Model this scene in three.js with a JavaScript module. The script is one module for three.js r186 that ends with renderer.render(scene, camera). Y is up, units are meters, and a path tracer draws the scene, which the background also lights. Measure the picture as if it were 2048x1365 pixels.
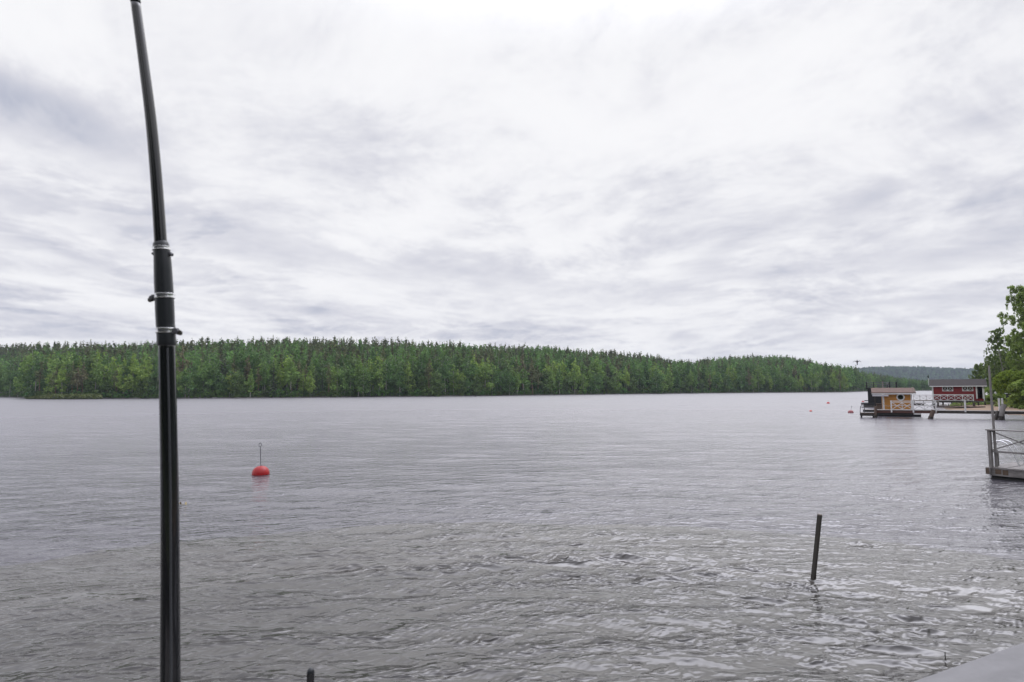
import * as THREE from 'three';
import { mergeGeometries } from 'three/addons/utils/BufferGeometryUtils.js';

// ------------------------------------------------------------------ camera
const EYE = 2.6, FOCAL = 1200, CX = 1024, CY = 682.5;          // eye above the water in metres; focal length in pixels of the 2048 wide photograph
const scene = new THREE.Scene();
const camera = new THREE.PerspectiveCamera(2 * Math.atan(682.5 / FOCAL) * 180 / Math.PI, 2048 / 1365, 0.1, 6000);
camera.position.set(0, EYE, 0);
camera.rotation.set(Math.atan(96.5 / FOCAL), 0, -0.0049, 'YXZ');
camera.focus = 60;
camera.userData.fStop = 6.3;
camera.updateMatrixWorld(true);

// ------------------------------------------------------------------ exposure, sun, haze
const renderer = new THREE.WebGLRenderer({ antialias: true });
renderer.toneMapping = THREE.LinearToneMapping;
renderer.toneMappingExposure = 1.0;
renderer.shadowMap.enabled = true;
const SUN_AZ = 40, SUN_EL = 52;
const sunDir = fromAzEl(SUN_AZ, SUN_EL);
const sun = new THREE.DirectionalLight(new THREE.Color(1.0, 0.98, 0.95), 0.5);
sun.position.copy(sunDir).multiplyScalar(300).add(new THREE.Vector3(30, 0, -60));
sun.target.position.set(30, 0, -60);
sun.castShadow = true;
sun.shadow.radius = 190;
sun.shadow.mapSize.set(2048, 2048);
Object.assign(sun.shadow.camera, { left: -120, right: 120, top: 120, bottom: -120, near: 1, far: 700 });
sun.name = 'sun';
scene.add(sun, sun.target);
scene.fog = new THREE.FogExp2(new THREE.Color(0.74, 0.83, 1.0), 0.00018);

// ------------------------------------------------------------------ small helpers
function fromAzEl(az, el) {                                     // degrees; azimuth 0 looks along -z, positive to the right
  const a = az * Math.PI / 180, e = el * Math.PI / 180;
  return new THREE.Vector3(Math.sin(a) * Math.cos(e), Math.sin(e), -Math.cos(a) * Math.cos(e));
}
function random(seed) {
  let s = seed | 0;
  return () => { s = (s + 0x6d2b79f5) | 0; let t = Math.imul(s ^ (s >>> 15), 1 | s); t = (t + Math.imul(t ^ (t >>> 7), 61 | t)) ^ t; return ((t ^ (t >>> 14)) >>> 0) / 4294967296; };
}
const V = (x, y, z) => new THREE.Vector3(x, y, z);
const clamp = (x, a, b) => Math.min(b, Math.max(a, x));
const step = (a, b, x) => { const t = clamp((x - a) / (b - a), 0, 1); return t * t * (3 - 2 * t); };
const mix = (a, b, t) => a + (b - a) * t;
function table(pairs, x) {
  if (x <= pairs[0][0]) return pairs[0][1];
  for (let i = 1; i < pairs.length; i++) if (x <= pairs[i][0]) return mix(pairs[i - 1][1], pairs[i][1], (x - pairs[i - 1][0]) / (pairs[i][0] - pairs[i - 1][0]));
  return pairs[pairs.length - 1][1];
}
const HASH = new Float32Array(65536); { const r = random(77); for (let i = 0; i < 65536; i++) HASH[i] = r() * 2 - 1; }
function noise(x, y) {                                          // value noise, about -1 to 1
  const ix = Math.floor(x), iy = Math.floor(y), fx = x - ix, fy = y - iy, u = fx * fx * fx * (fx * (fx * 6 - 15) + 10), v = fy * fy * fy * (fy * (fy * 6 - 15) + 10);
  const h = (a, b) => HASH[(Math.imul(a, 374761393) + Math.imul(b, 668265263) ^ Math.imul(a ^ b, 1274126177)) >>> 13 & 65535];
  return mix(mix(h(ix, iy), h(ix + 1, iy), u), mix(h(ix, iy + 1), h(ix + 1, iy + 1), u), v);
}
function fbm(x, y, octaves, gain = 0.5) {
  let s = 0, a = 1, n = 0;
  for (let i = 0; i < octaves; i++) { s += a * noise(x, y); n += a; a *= gain; const t = x * 1.62 + y * 1.18 + 17.3; y = y * 1.62 - x * 1.18 - 9.1; x = t; }
  return s / n;
}
const horizonAt = (px) => 784 - px * 10 / 2048;
function ray(px, py) { return V((px - CX) / FOCAL, (CY - py) / FOCAL, -1).applyQuaternion(camera.quaternion); }
function P(px, py, depth) { const r = ray(px, py); return r.multiplyScalar(depth / -r.z).add(camera.position); }        // the point of that pixel at that depth
function onLevel(px, py, y = 0) { const r = ray(px, py); return r.multiplyScalar((y - EYE) / r.y).add(camera.position); } // ... on that level

// ------------------------------------------------------------------ sky: a high overcast with streaks of thicker cloud
function makeSky() {
  const W = 4096, H = 2048, data = new Float32Array(W * H * 4), D = Math.PI / 180;
  // cloud masses: azimuth, elevation, half width, half height in degrees, tilt in degrees, how much lighter or darker
  const masses = [
    [-38.8, 21, 7.5, 1.9, -8, -0.52], [-35, 19.5, 4, 1.0, -12, -0.12], [-33, 13.5, 14, 3.2, -6, -0.13], [-19, 14.5, 10, 2, -8, -0.08], [1, 11.2, 9, 1.6, -3, -0.2], [-12.5, 12.3, 10, 1.5, -6, -0.17],
    [-35, 10.3, 3.6, 0.55, -14, -0.2], [-18, 7.2, 1.4, 0.4, -6, -0.3], [-25, 29, 7, 4, 0, -0.07], [14, 27.5, 2.2, 2, 0, -0.14], [20, 31, 4, 2.2, 10, -0.06], [31, 15.7, 2.6, 1.0, 22, -0.22],
    [19, 11.6, 2.3, 1.4, 10, -0.17], [23.5, 10, 2.6, 0.6, 6, -0.2], [21, 13.4, 1.6, 0.7, 15, -0.12], [37, 10.8, 6, 1.7, 6, -0.24], [36, 6.8, 7, 0.7, 3, -0.2], [39.5, 20, 2.5, 1.2, 8, -0.14],
    [13, 8.8, 7, 0.6, 0, -0.14], [4, 8.2, 6, 0.8, 0, -0.1], [-6, 5.3, 1.1, 0.4, 0, -0.2], [-38, 4.6, 2.4, 0.6, 0, -0.14], [16, 4.4, 1.8, 0.35, 0, -0.18], [33, 3.6, 9, 0.9, 0, -0.1], [27, 20, 3, 1.6, 25, -0.07],
    [-37, 26, 6, 3.4, -15, 0.1], [-4, 19.5, 10, 5.2, -25, 0.1], [23, 22, 11, 4.4, 10, 0.08], [-9, 15, 6, 0.9, -5, 0.1], [21.5, 8.6, 1.8, 1.0, 5, 0.14], [30, 5.6, 0.35, 0.2, 10, 0.3], [12, 7.2, 3.6, 0.5, 2, 0.13],
    [29, 28, 10, 4, 0, 0.06], [38, 8.2, 6, 0.6, 4, 0.13], [-33.5, 17, 7, 1.2, -10, 0.1], [-22, 26, 5, 1.4, -20, 0.08], [-36, 12.4, 6, 0.6, -10, 0.09], [-20, 9.8, 7, 0.6, -4, 0.06], [8, 14, 4, 1, 4, 0.08],
  ].map(([az, el, w, h, tilt, gain]) => ({ az, el, w, h, c: Math.cos(tilt * D), s: Math.sin(tilt * D), gain, reach: 3 * Math.max(w, h) }));
  const thin = [0.965, 0.965, 0.985], mid = [0.705, 0.71, 0.775], thick = [0.42, 0.455, 0.57];
  for (let row = H / 2; row < H; row++) {
    const el = ((row + 0.5) / H - 0.5) * Math.PI, y = Math.sin(el), cosEl = Math.cos(el), elDeg = el / D;
    for (let col = 0; col < W; col++) {
      const round = ((col + 0.5) / W - 0.5) * 2 * Math.PI, x = Math.cos(round) * cosEl, z = Math.sin(round) * cosEl;
      const k = 1 / (y + 0.09), cx = x * k, cz = z * k;                          // on the cloud layer
      const wx = fbm(cx * 0.55 + 3, cz * 0.4 - 8, 3), wz = fbm(cx * 0.5 - 11, cz * 0.45 + 5, 3);
      const wide = fbm(cx * 0.85 + wx * 0.75, cz * 0.58 + wz * 0.5 + 20, 6, 0.6);        // long streaks that run away from the eye
      const fine = fbm(cx * 2.9 + wx * 1.6 + 40, cz * 2.5 + wz * 1.5, 7, 0.71);
      const tufts = fbm(cx * 1.7 + wz * 1.6 - 70, cz * 1.7 + wx * 1.5, 6, 0.62), clumped = step(0.04, 0.27, tufts) * step(-0.25, 0.3, fbm(cx * 0.5 + 90, cz * 0.5 - 30, 3));
      let az = Math.atan2(x, -z) / D;
      const glow = Math.max(0, x * sunDir.x + y * sunDir.y + z * sunDir.z);
      let t = 0.725 + 0.14 * step(3, 36, elDeg) + 0.05 * Math.pow(glow, 3) + 0.42 * wide + 0.5 * fine * (1 - 0.2 * step(25, 50, elDeg)) - 0.3 * clumped + 0.3 * tufts;
      t += 0.09 * step(12, 2, elDeg);
      if (elDeg < 45) {
        const bx = wx * 2.6 + fine * 3.4, by = wz * 0.9 + fine * 1.0;
        for (const b of masses) {
          const dx = az - b.az, dy = elDeg - b.el;
          if (Math.abs(dx) > b.reach || Math.abs(dy) > b.reach) continue;
          const sx = dx + bx * Math.min(1, b.w / 4), sy = dy + by * Math.min(1, b.h / 1.2), u = (sx * b.c + sy * b.s) / b.w, v = (-sx * b.s + sy * b.c) / b.h, q = u * u + v * v;
          if (q < 7) t += 1.3 * b.gain * Math.exp(-q) * (1 + 1.3 * fine);
        }
      }
      const high = 1 + (0.35 + 4.4 * Math.pow(glow, 8)) * step(29, 53, elDeg), blue = 0.05 * step(30, 50, elDeg);     // an overcast is brighter overhead and round the hidden sun
      const i = (row * W + col) * 4;
      if (t > 0.8) t = 0.8 + 0.2 * (1 - Math.exp(-(t - 0.8) / 0.2));                // the thinnest cloud is evenly white
      for (let c = 0; c < 3; c++) data[i + c] = (t < 0.5 ? mix(thick[c], mid[c], clamp(t / 0.5, -0.1, 1)) : mix(mid[c], thin[c], Math.min(1.04, (t - 0.5) / 0.5))) * high * (c === 2 ? 1 + blue : 1 - 0.3 * blue);
      data[i + 3] = 1;
    }
  }
  for (let i = 0; i < W * H / 2; i++) { data[i * 4] = 0.12; data[i * 4 + 1] = 0.12; data[i * 4 + 2] = 0.12; data[i * 4 + 3] = 1; }
  const t = new THREE.DataTexture(data, W, H, THREE.RGBAFormat, THREE.FloatType);
  t.mapping = THREE.EquirectangularReflectionMapping; t.magFilter = THREE.LinearFilter; t.colorSpace = THREE.LinearSRGBColorSpace; t.needsUpdate = true;
  return t;
}
const sky = makeSky();
scene.background = sky;
scene.environment = sky;

// ------------------------------------------------------------------ names and labels
const taken = {};
function numbered(name) { const n = taken[name] = (taken[name] ?? -1) + 1; return n ? name + '_' + String(n).padStart(3, '0') : name; }
function tag(o, label, category, group) { o.userData.label = label; if (category) o.userData.category = category; if (group) o.userData.group = group; return o; }
function thing(name, label, category, at = V(0, 0, 0), turn = 0, group) {
  const o = new THREE.Group(); o.name = numbered(name); o.position.copy(at); o.rotation.y = turn; scene.add(o);
  return tag(o, label, category, group);
}
function shadows(o) { o.castShadow = o.receiveShadow = true; return o; }
// gives every piece uv in metres with u along its longest side, so that wood grain runs the right way
function grain(g, seed = 0) {
  if (g.index) g = g.toNonIndexed();
  g.computeBoundingBox();
  const p = g.attributes.position, n = g.attributes.normal, s = g.boundingBox.getSize(V(0, 0, 0)), along = g.userData.along ?? (s.x >= s.y && s.x >= s.z ? 0 : s.y >= s.z ? 1 : 2), uv = new Float32Array(p.count * 2);
  const at = (i, k) => (k === 0 ? p.getX(i) : k === 1 ? p.getY(i) : p.getZ(i)), others = [0, 1, 2].filter((k) => k !== along);
  for (let i = 0; i < p.count; i++) {
    const a = Math.abs(n ? (others[0] === 0 ? n.getX(i) : n.getY(i)) : 0), b = Math.abs(n ? (others[1] === 2 ? n.getZ(i) : n.getY(i)) : 0);
    uv[i * 2] = at(i, along) + seed * 0.37; uv[i * 2 + 1] = at(i, a > b ? others[1] : others[0]) + seed * 0.61;
  }
  g.setAttribute('uv', new THREE.BufferAttribute(uv, 2));
  for (const k of Object.keys(g.attributes)) if (!['position', 'normal', 'uv'].includes(k)) g.deleteAttribute(k);
  return g;
}
let pieces = 0;
function part(name, geometries, material, parent, label) {
  const list = [].concat(geometries).map((g) => grain(g, pieces++ * 0.7137 % 9));
  const o = shadows(new THREE.Mesh(list.length > 1 ? mergeGeometries(list) : list[0], material));
  o.name = parent === scene ? numbered(name) : name;
  if (label) o.userData.label = label;
  parent.add(o);
  return o;
}
const block = (x0, x1, y0, y1, z0, z1) => new THREE.BoxGeometry(Math.abs(x1 - x0), Math.abs(y1 - y0), Math.abs(z1 - z0)).translate((x0 + x1) / 2, (y0 + y1) / 2, (z0 + z1) / 2);
function beam(a, b, w, h, spin = 0) {                           // a square timber from a to b
  const d = b.clone().sub(a), len = d.length(), g = new THREE.BoxGeometry(w, len, h).rotateY(spin);
  return g.applyQuaternion(new THREE.Quaternion().setFromUnitVectors(V(0, 1, 0), d.normalize())).translate((a.x + b.x) / 2, (a.y + b.y) / 2, (a.z + b.z) / 2);
}
function rod(a, b, r1, r2 = r1, sides = 10) {
  const d = b.clone().sub(a), len = d.length(), g = new THREE.CylinderGeometry(r2, r1, len, sides);
  return g.applyQuaternion(new THREE.Quaternion().setFromUnitVectors(V(0, 1, 0), d.normalize())).translate((a.x + b.x) / 2, (a.y + b.y) / 2, (a.z + b.z) / 2);
}
const tube = (points, r, n = 40, sides = 8) => new THREE.TubeGeometry(new THREE.CatmullRomCurve3(points), n, r, sides);
function sagging(a, b, drop, n = 8) { const out = []; for (let i = 0; i <= n; i++) { const t = i / n, p = a.clone().lerp(b, t); p.y -= drop * 4 * t * (1 - t); out.push(p); } return out; }

// ------------------------------------------------------------------ textures and materials
function texture(w, h, channels, f, srgb = false) {             // f(x, y) -> values from 0 to 1
  const data = new Uint8Array(w * h * 4);
  for (let y = 0; y < h; y++) for (let x = 0; x < w; x++) { const v = f(x, y), i = (y * w + x) * 4; for (let c = 0; c < 3; c++) data[i + c] = 255 * clamp(channels === 1 ? v : v[c], 0, 1); data[i + 3] = 255; }
  const t = new THREE.DataTexture(data, w, h); t.wrapS = t.wrapT = THREE.RepeatWrapping; t.magFilter = THREE.LinearFilter; t.colorSpace = srgb ? THREE.SRGBColorSpace : THREE.NoColorSpace; t.needsUpdate = true;
  return t;
}
function wrapNoise(x, y, w, h, sx, sy, o) {                     // noise that repeats after w by h
  const u = x / w, v = y / h, fu = u * u * (3 - 2 * u), fv = v * v * (3 - 2 * v), n = (a, b) => fbm((a * sx) + o, (b * sy) - o, 4, 0.6);
  return mix(mix(n(u + 1, v + 1), n(u, v + 1), fu), mix(n(u + 1, v), n(u, v), fu), fv);
}
const woodGrain = texture(512, 512, 1, (x, y) => 0.72 + 0.34 * wrapNoise(x, y, 512, 512, 4, 46, 3) + 0.24 * wrapNoise(x, y, 512, 512, 3, 5, 31));
const speckle = texture(512, 512, 1, (x, y) => 0.78 + 0.3 * wrapNoise(x, y, 512, 512, 40, 40, 8) + 0.22 * wrapNoise(x, y, 512, 512, 5, 5, 51));
const grime = texture(512, 512, 1, (x, y) => 0.9 + 0.22 * wrapNoise(x, y, 512, 512, 5, 14, 12) + 0.08 * wrapNoise(x, y, 512, 512, 60, 60, 5));
function matt(r, g, b, map, extra = {}) {
  const m = new THREE.MeshStandardMaterial({ color: new THREE.Color().setRGB(r, g, b), roughness: 0.8, map: map ?? null, ...extra });
  return m;
}
const M = {
  greyWood: matt(0.33, 0.31, 0.3, woodGrain, { bumpMap: woodGrain, bumpScale: 0.004 }), darkWood: matt(0.085, 0.072, 0.066, woodGrain), brownWood: matt(0.16, 0.11, 0.085, woodGrain), wetWood: matt(0.05, 0.042, 0.036, woodGrain, { roughness: 0.45 }),
  paleWood: matt(0.36, 0.32, 0.28, woodGrain), redBeam: matt(0.13, 0.06, 0.05, woodGrain), white: matt(0.78, 0.77, 0.77, grime, { roughness: 0.55 }), yellow: matt(0.56, 0.255, 0.055, grime, { roughness: 0.65 }), red: matt(0.245, 0.023, 0.024, grime, { roughness: 0.75 }),
  tar: matt(0.022, 0.021, 0.024, woodGrain, { roughness: 0.75 }), roofFelt: matt(0.05, 0.042, 0.042, speckle, { roughness: 0.95 }), roofPink: matt(0.2, 0.135, 0.115, speckle, { roughness: 0.95 }), black: matt(0.012, 0.012, 0.013, null, { roughness: 0.5 }),
  glass: new THREE.MeshPhysicalMaterial({ color: new THREE.Color().setRGB(0.9, 0.95, 0.95), transmission: 1, roughness: 0.02, thickness: 0, ior: 1.5 }),
  inside: matt(0.03, 0.03, 0.033), steel: matt(0.52, 0.52, 0.54, null, { metalness: 1, roughness: 0.32 }), alu: matt(0.72, 0.72, 0.74, null, { metalness: 0.9, roughness: 0.4 }), rust: matt(0.17, 0.12, 0.085, woodGrain), rope: matt(0.22, 0.17, 0.12), thinSteel: matt(0.16, 0.16, 0.18, null, { metalness: 0.6, roughness: 0.5 }),
  stubWood: matt(0.17, 0.16, 0.155, woodGrain), stone: matt(0.12, 0.115, 0.11, speckle),
};

// ------------------------------------------------------------------ the lake
function rippleTexture() {                                      // slopes of small waves on a 12 m square that repeats
  const N = 2048, SIZE = 12, r = random(9), sx = new Float32Array(N * N), sy = new Float32Array(N * N), height = new Float32Array(N * N), K = 110; let spread = 0;
  for (let k = 0; k < K; k++) {
    const lambda = 0.042 * Math.pow(26, k / (K - 1)), turn = -Math.PI / 2 + 0.18 + (r() + r() + r() - 1.5) * 0.95;
    const a = Math.round(SIZE / lambda * Math.cos(turn)), b = Math.round(SIZE / lambda * Math.sin(turn)), len = Math.hypot(a, b) || 1;
    const slope = 0.019 * (0.7 + 0.6 * r()) * (lambda > 0.6 ? 0.5 : lambda < 0.25 ? 1.35 : 0.85), ga = slope * a / len, gb = slope * b / len, phase = r() * 6.283, tall = slope * SIZE / (2 * Math.PI * len); spread += tall * tall / 2;
    const dc = Math.cos(2 * Math.PI * a / N), ds = Math.sin(2 * Math.PI * a / N);
    for (let y = 0; y < N; y++) {
      const p0 = 2 * Math.PI * b * y / N + phase; let c = Math.cos(p0), s = Math.sin(p0);
      for (let x = 0, i = y * N; x < N; x++, i++) { sx[i] += ga * c; sy[i] += gb * c; height[i] += tall * s; const t = c * dc - s * ds; s = s * dc + c * ds; c = t; }
    }
  }
  const data = new Uint8Array(N * N * 4); spread = Math.sqrt(spread);
  for (let i = 0; i < N * N; i++) {
    const sharp = clamp(1 + 0.55 * height[i] / spread, 0.25, 2.4), x = -sx[i] * sharp * 1.2, y = -sy[i] * sharp * 1.2,      // crests are steeper than troughs
       l = 1 / Math.sqrt(1 + x * x + y * y);
    data[i * 4] = 127.5 + 127.5 * x * l; data[i * 4 + 1] = 127.5 + 127.5 * y * l; data[i * 4 + 2] = 127.5 + 127.5 * l; data[i * 4 + 3] = 255;
  }
  const t = new THREE.DataTexture(data, N, N); t.wrapS = t.wrapT = THREE.RepeatWrapping; t.magFilter = THREE.LinearFilter; t.needsUpdate = true;
  return { t, SIZE };
}
function makeLake() {
  const { t: ripples, SIZE } = rippleTexture(), r = random(4);
  const waves = [];
  for (let i = 0; i < 96; i++) {
    const lambda = 0.13 * Math.pow(34, i / 95), turn = -Math.PI / 2 + 0.12 + (r() + r() + r() - 1.5) * (lambda < 0.3 ? 0.85 : 0.48), k = 2 * Math.PI / lambda;
    waves.push({ lambda, kx: k * Math.cos(turn), kz: k * Math.sin(turn), dx: Math.cos(turn), dz: Math.sin(turn), a: 0.0175 * (0.6 + 0.8 * r()) * (lambda > 2.2 ? 0.26 : lambda > 1 ? 0.46 : lambda > 0.4 ? 0.66 : 0.95) / k, p: r() * 6.283 });
  }
  const radii = [0.6, 1.4, 2.2]; for (let x = 2.8; x < 5200;) { radii.push(x); x += x < 130 ? clamp(x * x * 0.62 / 1560, 0.019, 0.24) : x < 300 ? 0.24 + (x - 130) * 0.006 : x * 0.1; }
  const angles = []; for (let a = -43; a <= 43.001; a += 0.16) angles.push(a); for (let a = 48; a < 317; a += 6) angles.push(a);
  const nA = angles.length, n = radii.length, position = new Float32Array((n * nA + 1) * 3), uv = new Float32Array((n * nA + 1) * 2), far = new Float32Array((n * nA + 1) * 2), index = [];
  position[1] = 0;
  for (let i = 0, v = 1; i < n; i++) {
    const R = radii[i], cell = i ? R - radii[i - 1] : R, live = waves.map((w) => step(2.2, 4.5, w.lambda / cell));
    for (let j = 0; j < nA; j++, v++) {
      const az = angles[j] * Math.PI / 180, x = Math.sin(az) * R, z = -Math.cos(az) * R;
      let ox = 0, oy = 0, oz = 0;
      if (R < 260 && R > 2) {
        const gust = clamp(1 + 0.75 * fbm(x * 0.045 + 3, z * 0.09, 3), 0.35, 1.8), sets = clamp(1 + 1.1 * fbm(x * 0.22 - 40, z * 0.42 + 7, 3), 0.25, 2.0), near = mix(1.45, 0.85, step(5.5, 18, R)) + 0.5 * step(25, 90, R);
        for (let k = 0; k < waves.length; k++) {
          const f = live[k]; if (f <= 0) continue;
          const w = waves[k], a = w.a * f * near * (w.lambda < 1.6 ? sets * gust : gust), ph = w.kx * x + w.kz * z + w.p, c = Math.cos(ph);
          oy += a * Math.sin(ph); ox += 0.75 * a * w.dx * c; oz += 0.75 * a * w.dz * c;
        }
      }
      position[v * 3] = x + ox; position[v * 3 + 1] = oy; position[v * 3 + 2] = z + oz;
      if (R > 90 && R < 130) { const wake = Math.exp(-Math.pow((z + 112 + 0.02 * x + 1.5 * noise(x * 0.05, 2)) / 0.5, 2)) * step(-95, -60, x) * step(30, 8, x) * (0.5 + 0.6 * noise(x * 0.4, 9)); position[v * 3 + 1] += 0.08 * wake; }
      const wx = 0.9 * fbm(x * 0.13, z * 0.13 + 60, 2), wz = 0.9 * fbm(x * 0.13 - 33, z * 0.13, 2);
      uv[v * 2] = (x + wx) / SIZE; uv[v * 2 + 1] = -(z + wz) / SIZE;
      far[v * 2] = clamp(Math.log(R / 3) / Math.log(300), 0.002, 0.998); far[v * 2 + 1] = 0.5;
    }
  }
  for (let i = 0; i < n - 1; i++) for (let j = 0; j < nA; j++) { const a = 1 + i * nA + j, b = 1 + i * nA + (j + 1) % nA, c = a + nA, d = b + nA; index.push(a, b, c, b, d, c); }
  for (let j = 0; j < nA; j++) index.push(0, 1 + (j + 1) % nA, 1 + j);
  const g = new THREE.BufferGeometry();
  g.setAttribute('position', new THREE.BufferAttribute(position, 3)); g.setAttribute('uv', new THREE.BufferAttribute(uv, 2)); g.setAttribute('uv1', new THREE.BufferAttribute(far, 2)); g.setIndex(index);
  g.computeVertexNormals();
  if (g.attributes.normal.getY(5000) < 0) { for (let i = 0; i < index.length; i += 3) { const t = index[i]; index[i] = index[i + 1]; index[i + 1] = t; } g.setIndex(index); g.computeVertexNormals(); }
  // farther out the ripples are finer than a pixel: there the surface is rough in their place
  const rough = texture(256, 1, 3, (x) => [0, mix(0.13, 0.35, step(0.22, 0.8, x / 255)), 0]);
  rough.wrapS = rough.wrapT = THREE.ClampToEdgeWrapping; rough.channel = 1;
  const bands = [9, 12, 16, 22, 31, 46, 75, 1e9], materials = bands.map((end, k) => new THREE.MeshPhysicalMaterial({ color: new THREE.Color().setRGB(1, 0.94 - 0.015 * (k < 2), 1.12 - 0.26 * (k < 2)).multiplyScalar([0.046, 0.07, 0.083, 0.092, 0.1, 0.112, 0.124, 0.132][k]), roughness: 1, roughnessMap: rough, ior: [1.7, 1.78, 1.82, 1.95, 2.1, 2.3, 2.5, 2.7][k], normalMap: ripples, normalScale: new THREE.Vector2(1, 1).multiplyScalar([1.35, 1.3, 1.2, 1.1, 0.95, 0.8, 0.68, 0.55][k]) }));  // farther bands: bright lavender sky sheen put into a lighter body colour
  let from = 0;
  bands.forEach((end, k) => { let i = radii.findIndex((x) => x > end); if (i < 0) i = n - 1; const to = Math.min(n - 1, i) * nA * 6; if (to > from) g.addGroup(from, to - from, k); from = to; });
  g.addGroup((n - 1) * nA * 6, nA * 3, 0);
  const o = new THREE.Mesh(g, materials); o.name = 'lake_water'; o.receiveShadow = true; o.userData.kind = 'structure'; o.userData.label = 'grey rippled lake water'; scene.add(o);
}
makeLake();

// ------------------------------------------------------------------ the far shore: a wooded ridge across the water
const shoreAt = [[-400, 330], [0, 284], [52, 262], [58, 219], [110, 206], [300, 201], [500, 203], [700, 217], [900, 224], [1100, 252], [1300, 289], [1500, 325], [1690, 338], [1712, 375], [1740, 416], [1900, 440], [2100, 470], [2700, 520]];
const skylineAt = [[-400, 690], [0, 688], [60, 687], [120, 686], [250, 685], [330, 682], [400, 677], [520, 673], [620, 676], [700, 676], [900, 682], [1000, 687], [1100, 690], [1200, 698], [1250, 703], [1300, 710], [1345, 719], [1385, 722], [1440, 714], [1510, 708], [1560, 709], [1610, 717], [1640, 726], [1680, 736], [1712, 745], [1750, 756], [1800, 764], [1870, 768], [2000, 770], [2700, 770]];
const pxOf = (x, d) => CX + x / d * FOCAL;
const shoreDepth = (px) => table(shoreAt, px) + 3.4 * noise(px * 0.021, 3.3) + 1.8 * noise(px * 0.09, 8.1) + 0.8 * noise(px * 0.31, 1.7);
const BACK = 120;                                               // metres from the shore to the crest
function crest(px) { const d = table(shoreAt, px) + BACK * 0.75; return clamp(EYE + (horizonAt(px) - table(skylineAt, px)) * d / FOCAL - 16.0, 0.8, 30); }
function farGround(px, back) { return -0.5 + 0.95 * step(-2, 2.5, back) + (crest(px) - 0.4) * step(3, BACK * 0.9, back) * (1 + 0.08 * noise(px * 0.02, back * 0.06)) - 3 * step(150, 330, back); }
{
  const columns = 300, backs = [-3, -1.5, -0.5, 0, 0.5, 1.2, 2.5, 5, 9, 15, 25, 40, 60, 85, 110, 150, 200, 260, 340], position = [], index = [], color = [];
  for (let i = 0; i <= columns; i++) {
    const px = mix(-420, 2700, i / columns), s = (px - CX) / FOCAL;
    for (const back of backs) { const d = shoreDepth(px) + back; position.push(s * d, farGround(px, back), -d); const k = back < 1.5 ? [0.075, 0.068, 0.06] : [0.035, 0.05, 0.02]; color.push(...k); }
  }
  const n = backs.length;
  for (let i = 0; i < columns; i++) for (let j = 0; j < n - 1; j++) { const a = i * n + j; index.push(a, a + n, a + 1, a + 1, a + n, a + n + 1); }
  const g = new THREE.BufferGeometry(); g.setAttribute('position', new THREE.Float32BufferAttribute(position, 3)); g.setAttribute('color', new THREE.Float32BufferAttribute(color, 3)); g.setIndex(index); g.computeVertexNormals();
  const o = shadows(new THREE.Mesh(g, new THREE.MeshStandardMaterial({ vertexColors: true, roughness: 1 }))); o.name = 'hills'; o.userData.kind = 'structure'; o.userData.label = 'low wooded ground of the far shore'; scene.add(o);
}

// ------------------------------------------------------------------ trees
// many small leaf-sized diamonds round the given clumps
function leaves(r, clumps, count, size, { flat = 0.35, shade = 0.3, long = 1.5, hang = 0 } = {}) {
  const position = [], color = [], index = [], q = new THREE.Quaternion(), a = V(0, 0, 0), b = V(0, 0, 0), n = V(0, 0, 0), up = V(0, 1, 0);
  let total = 0; for (const c of clumps) total += c.r * c.r;
  for (const c of clumps) {
    const tone = 1 + shade * (r() * 2 - 1), m = Math.max(3, Math.round(count * c.r * c.r / total));
    for (let i = 0; i < m; i++) {
      const t = r() * 6.283, u = r() * 2 - 1, w = Math.sqrt(1 - u * u), k = Math.pow(r(), 0.45);
      const x = c.x + c.r * k * w * Math.cos(t), y = c.y + c.r * (c.h ?? 0.8) * k * u, z = c.z + c.r * k * w * Math.sin(t);
      n.set(r() * 2 - 1, (r() * 2 - 1) * (1 - flat) + flat * 1.2, r() * 2 - 1).normalize();
      a.set(r() * 2 - 1, r() * 2 - 1 - hang * 4, r() * 2 - 1).cross(n).normalize(); b.copy(n).cross(a).normalize();
      const s = size * (0.6 + 0.8 * r()), e = position.length / 3;
      a.multiplyScalar(s * 0.5); b.multiplyScalar(s * 0.5 * long);
      position.push(x - a.x, y - a.y, z - a.z, x + b.x, y + b.y, z + b.z, x + a.x, y + a.y, z + a.z, x - b.x, y - b.y, z - b.z);
      const v = tone * (0.85 + 0.3 * r()), yellow = 0.94 + 0.12 * r();
      for (let k2 = 0; k2 < 4; k2++) color.push(v * yellow, v, v * (1.9 - yellow) * 0.98);
      index.push(e, e + 1, e + 2, e, e + 2, e + 3);
    }
  }
  const g = new THREE.BufferGeometry(); g.setAttribute('position', new THREE.Float32BufferAttribute(position, 3)); g.setAttribute('color', new THREE.Float32BufferAttribute(color, 3)); g.setIndex(index); g.computeVertexNormals();
  return g;
}
function limbs(list, sides = 5) { return mergeGeometries(list.map(([a, b, r1, r2]) => { const g = rod(a, b, r1, r2, sides); g.deleteAttribute('uv'); return g; })); }
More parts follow.
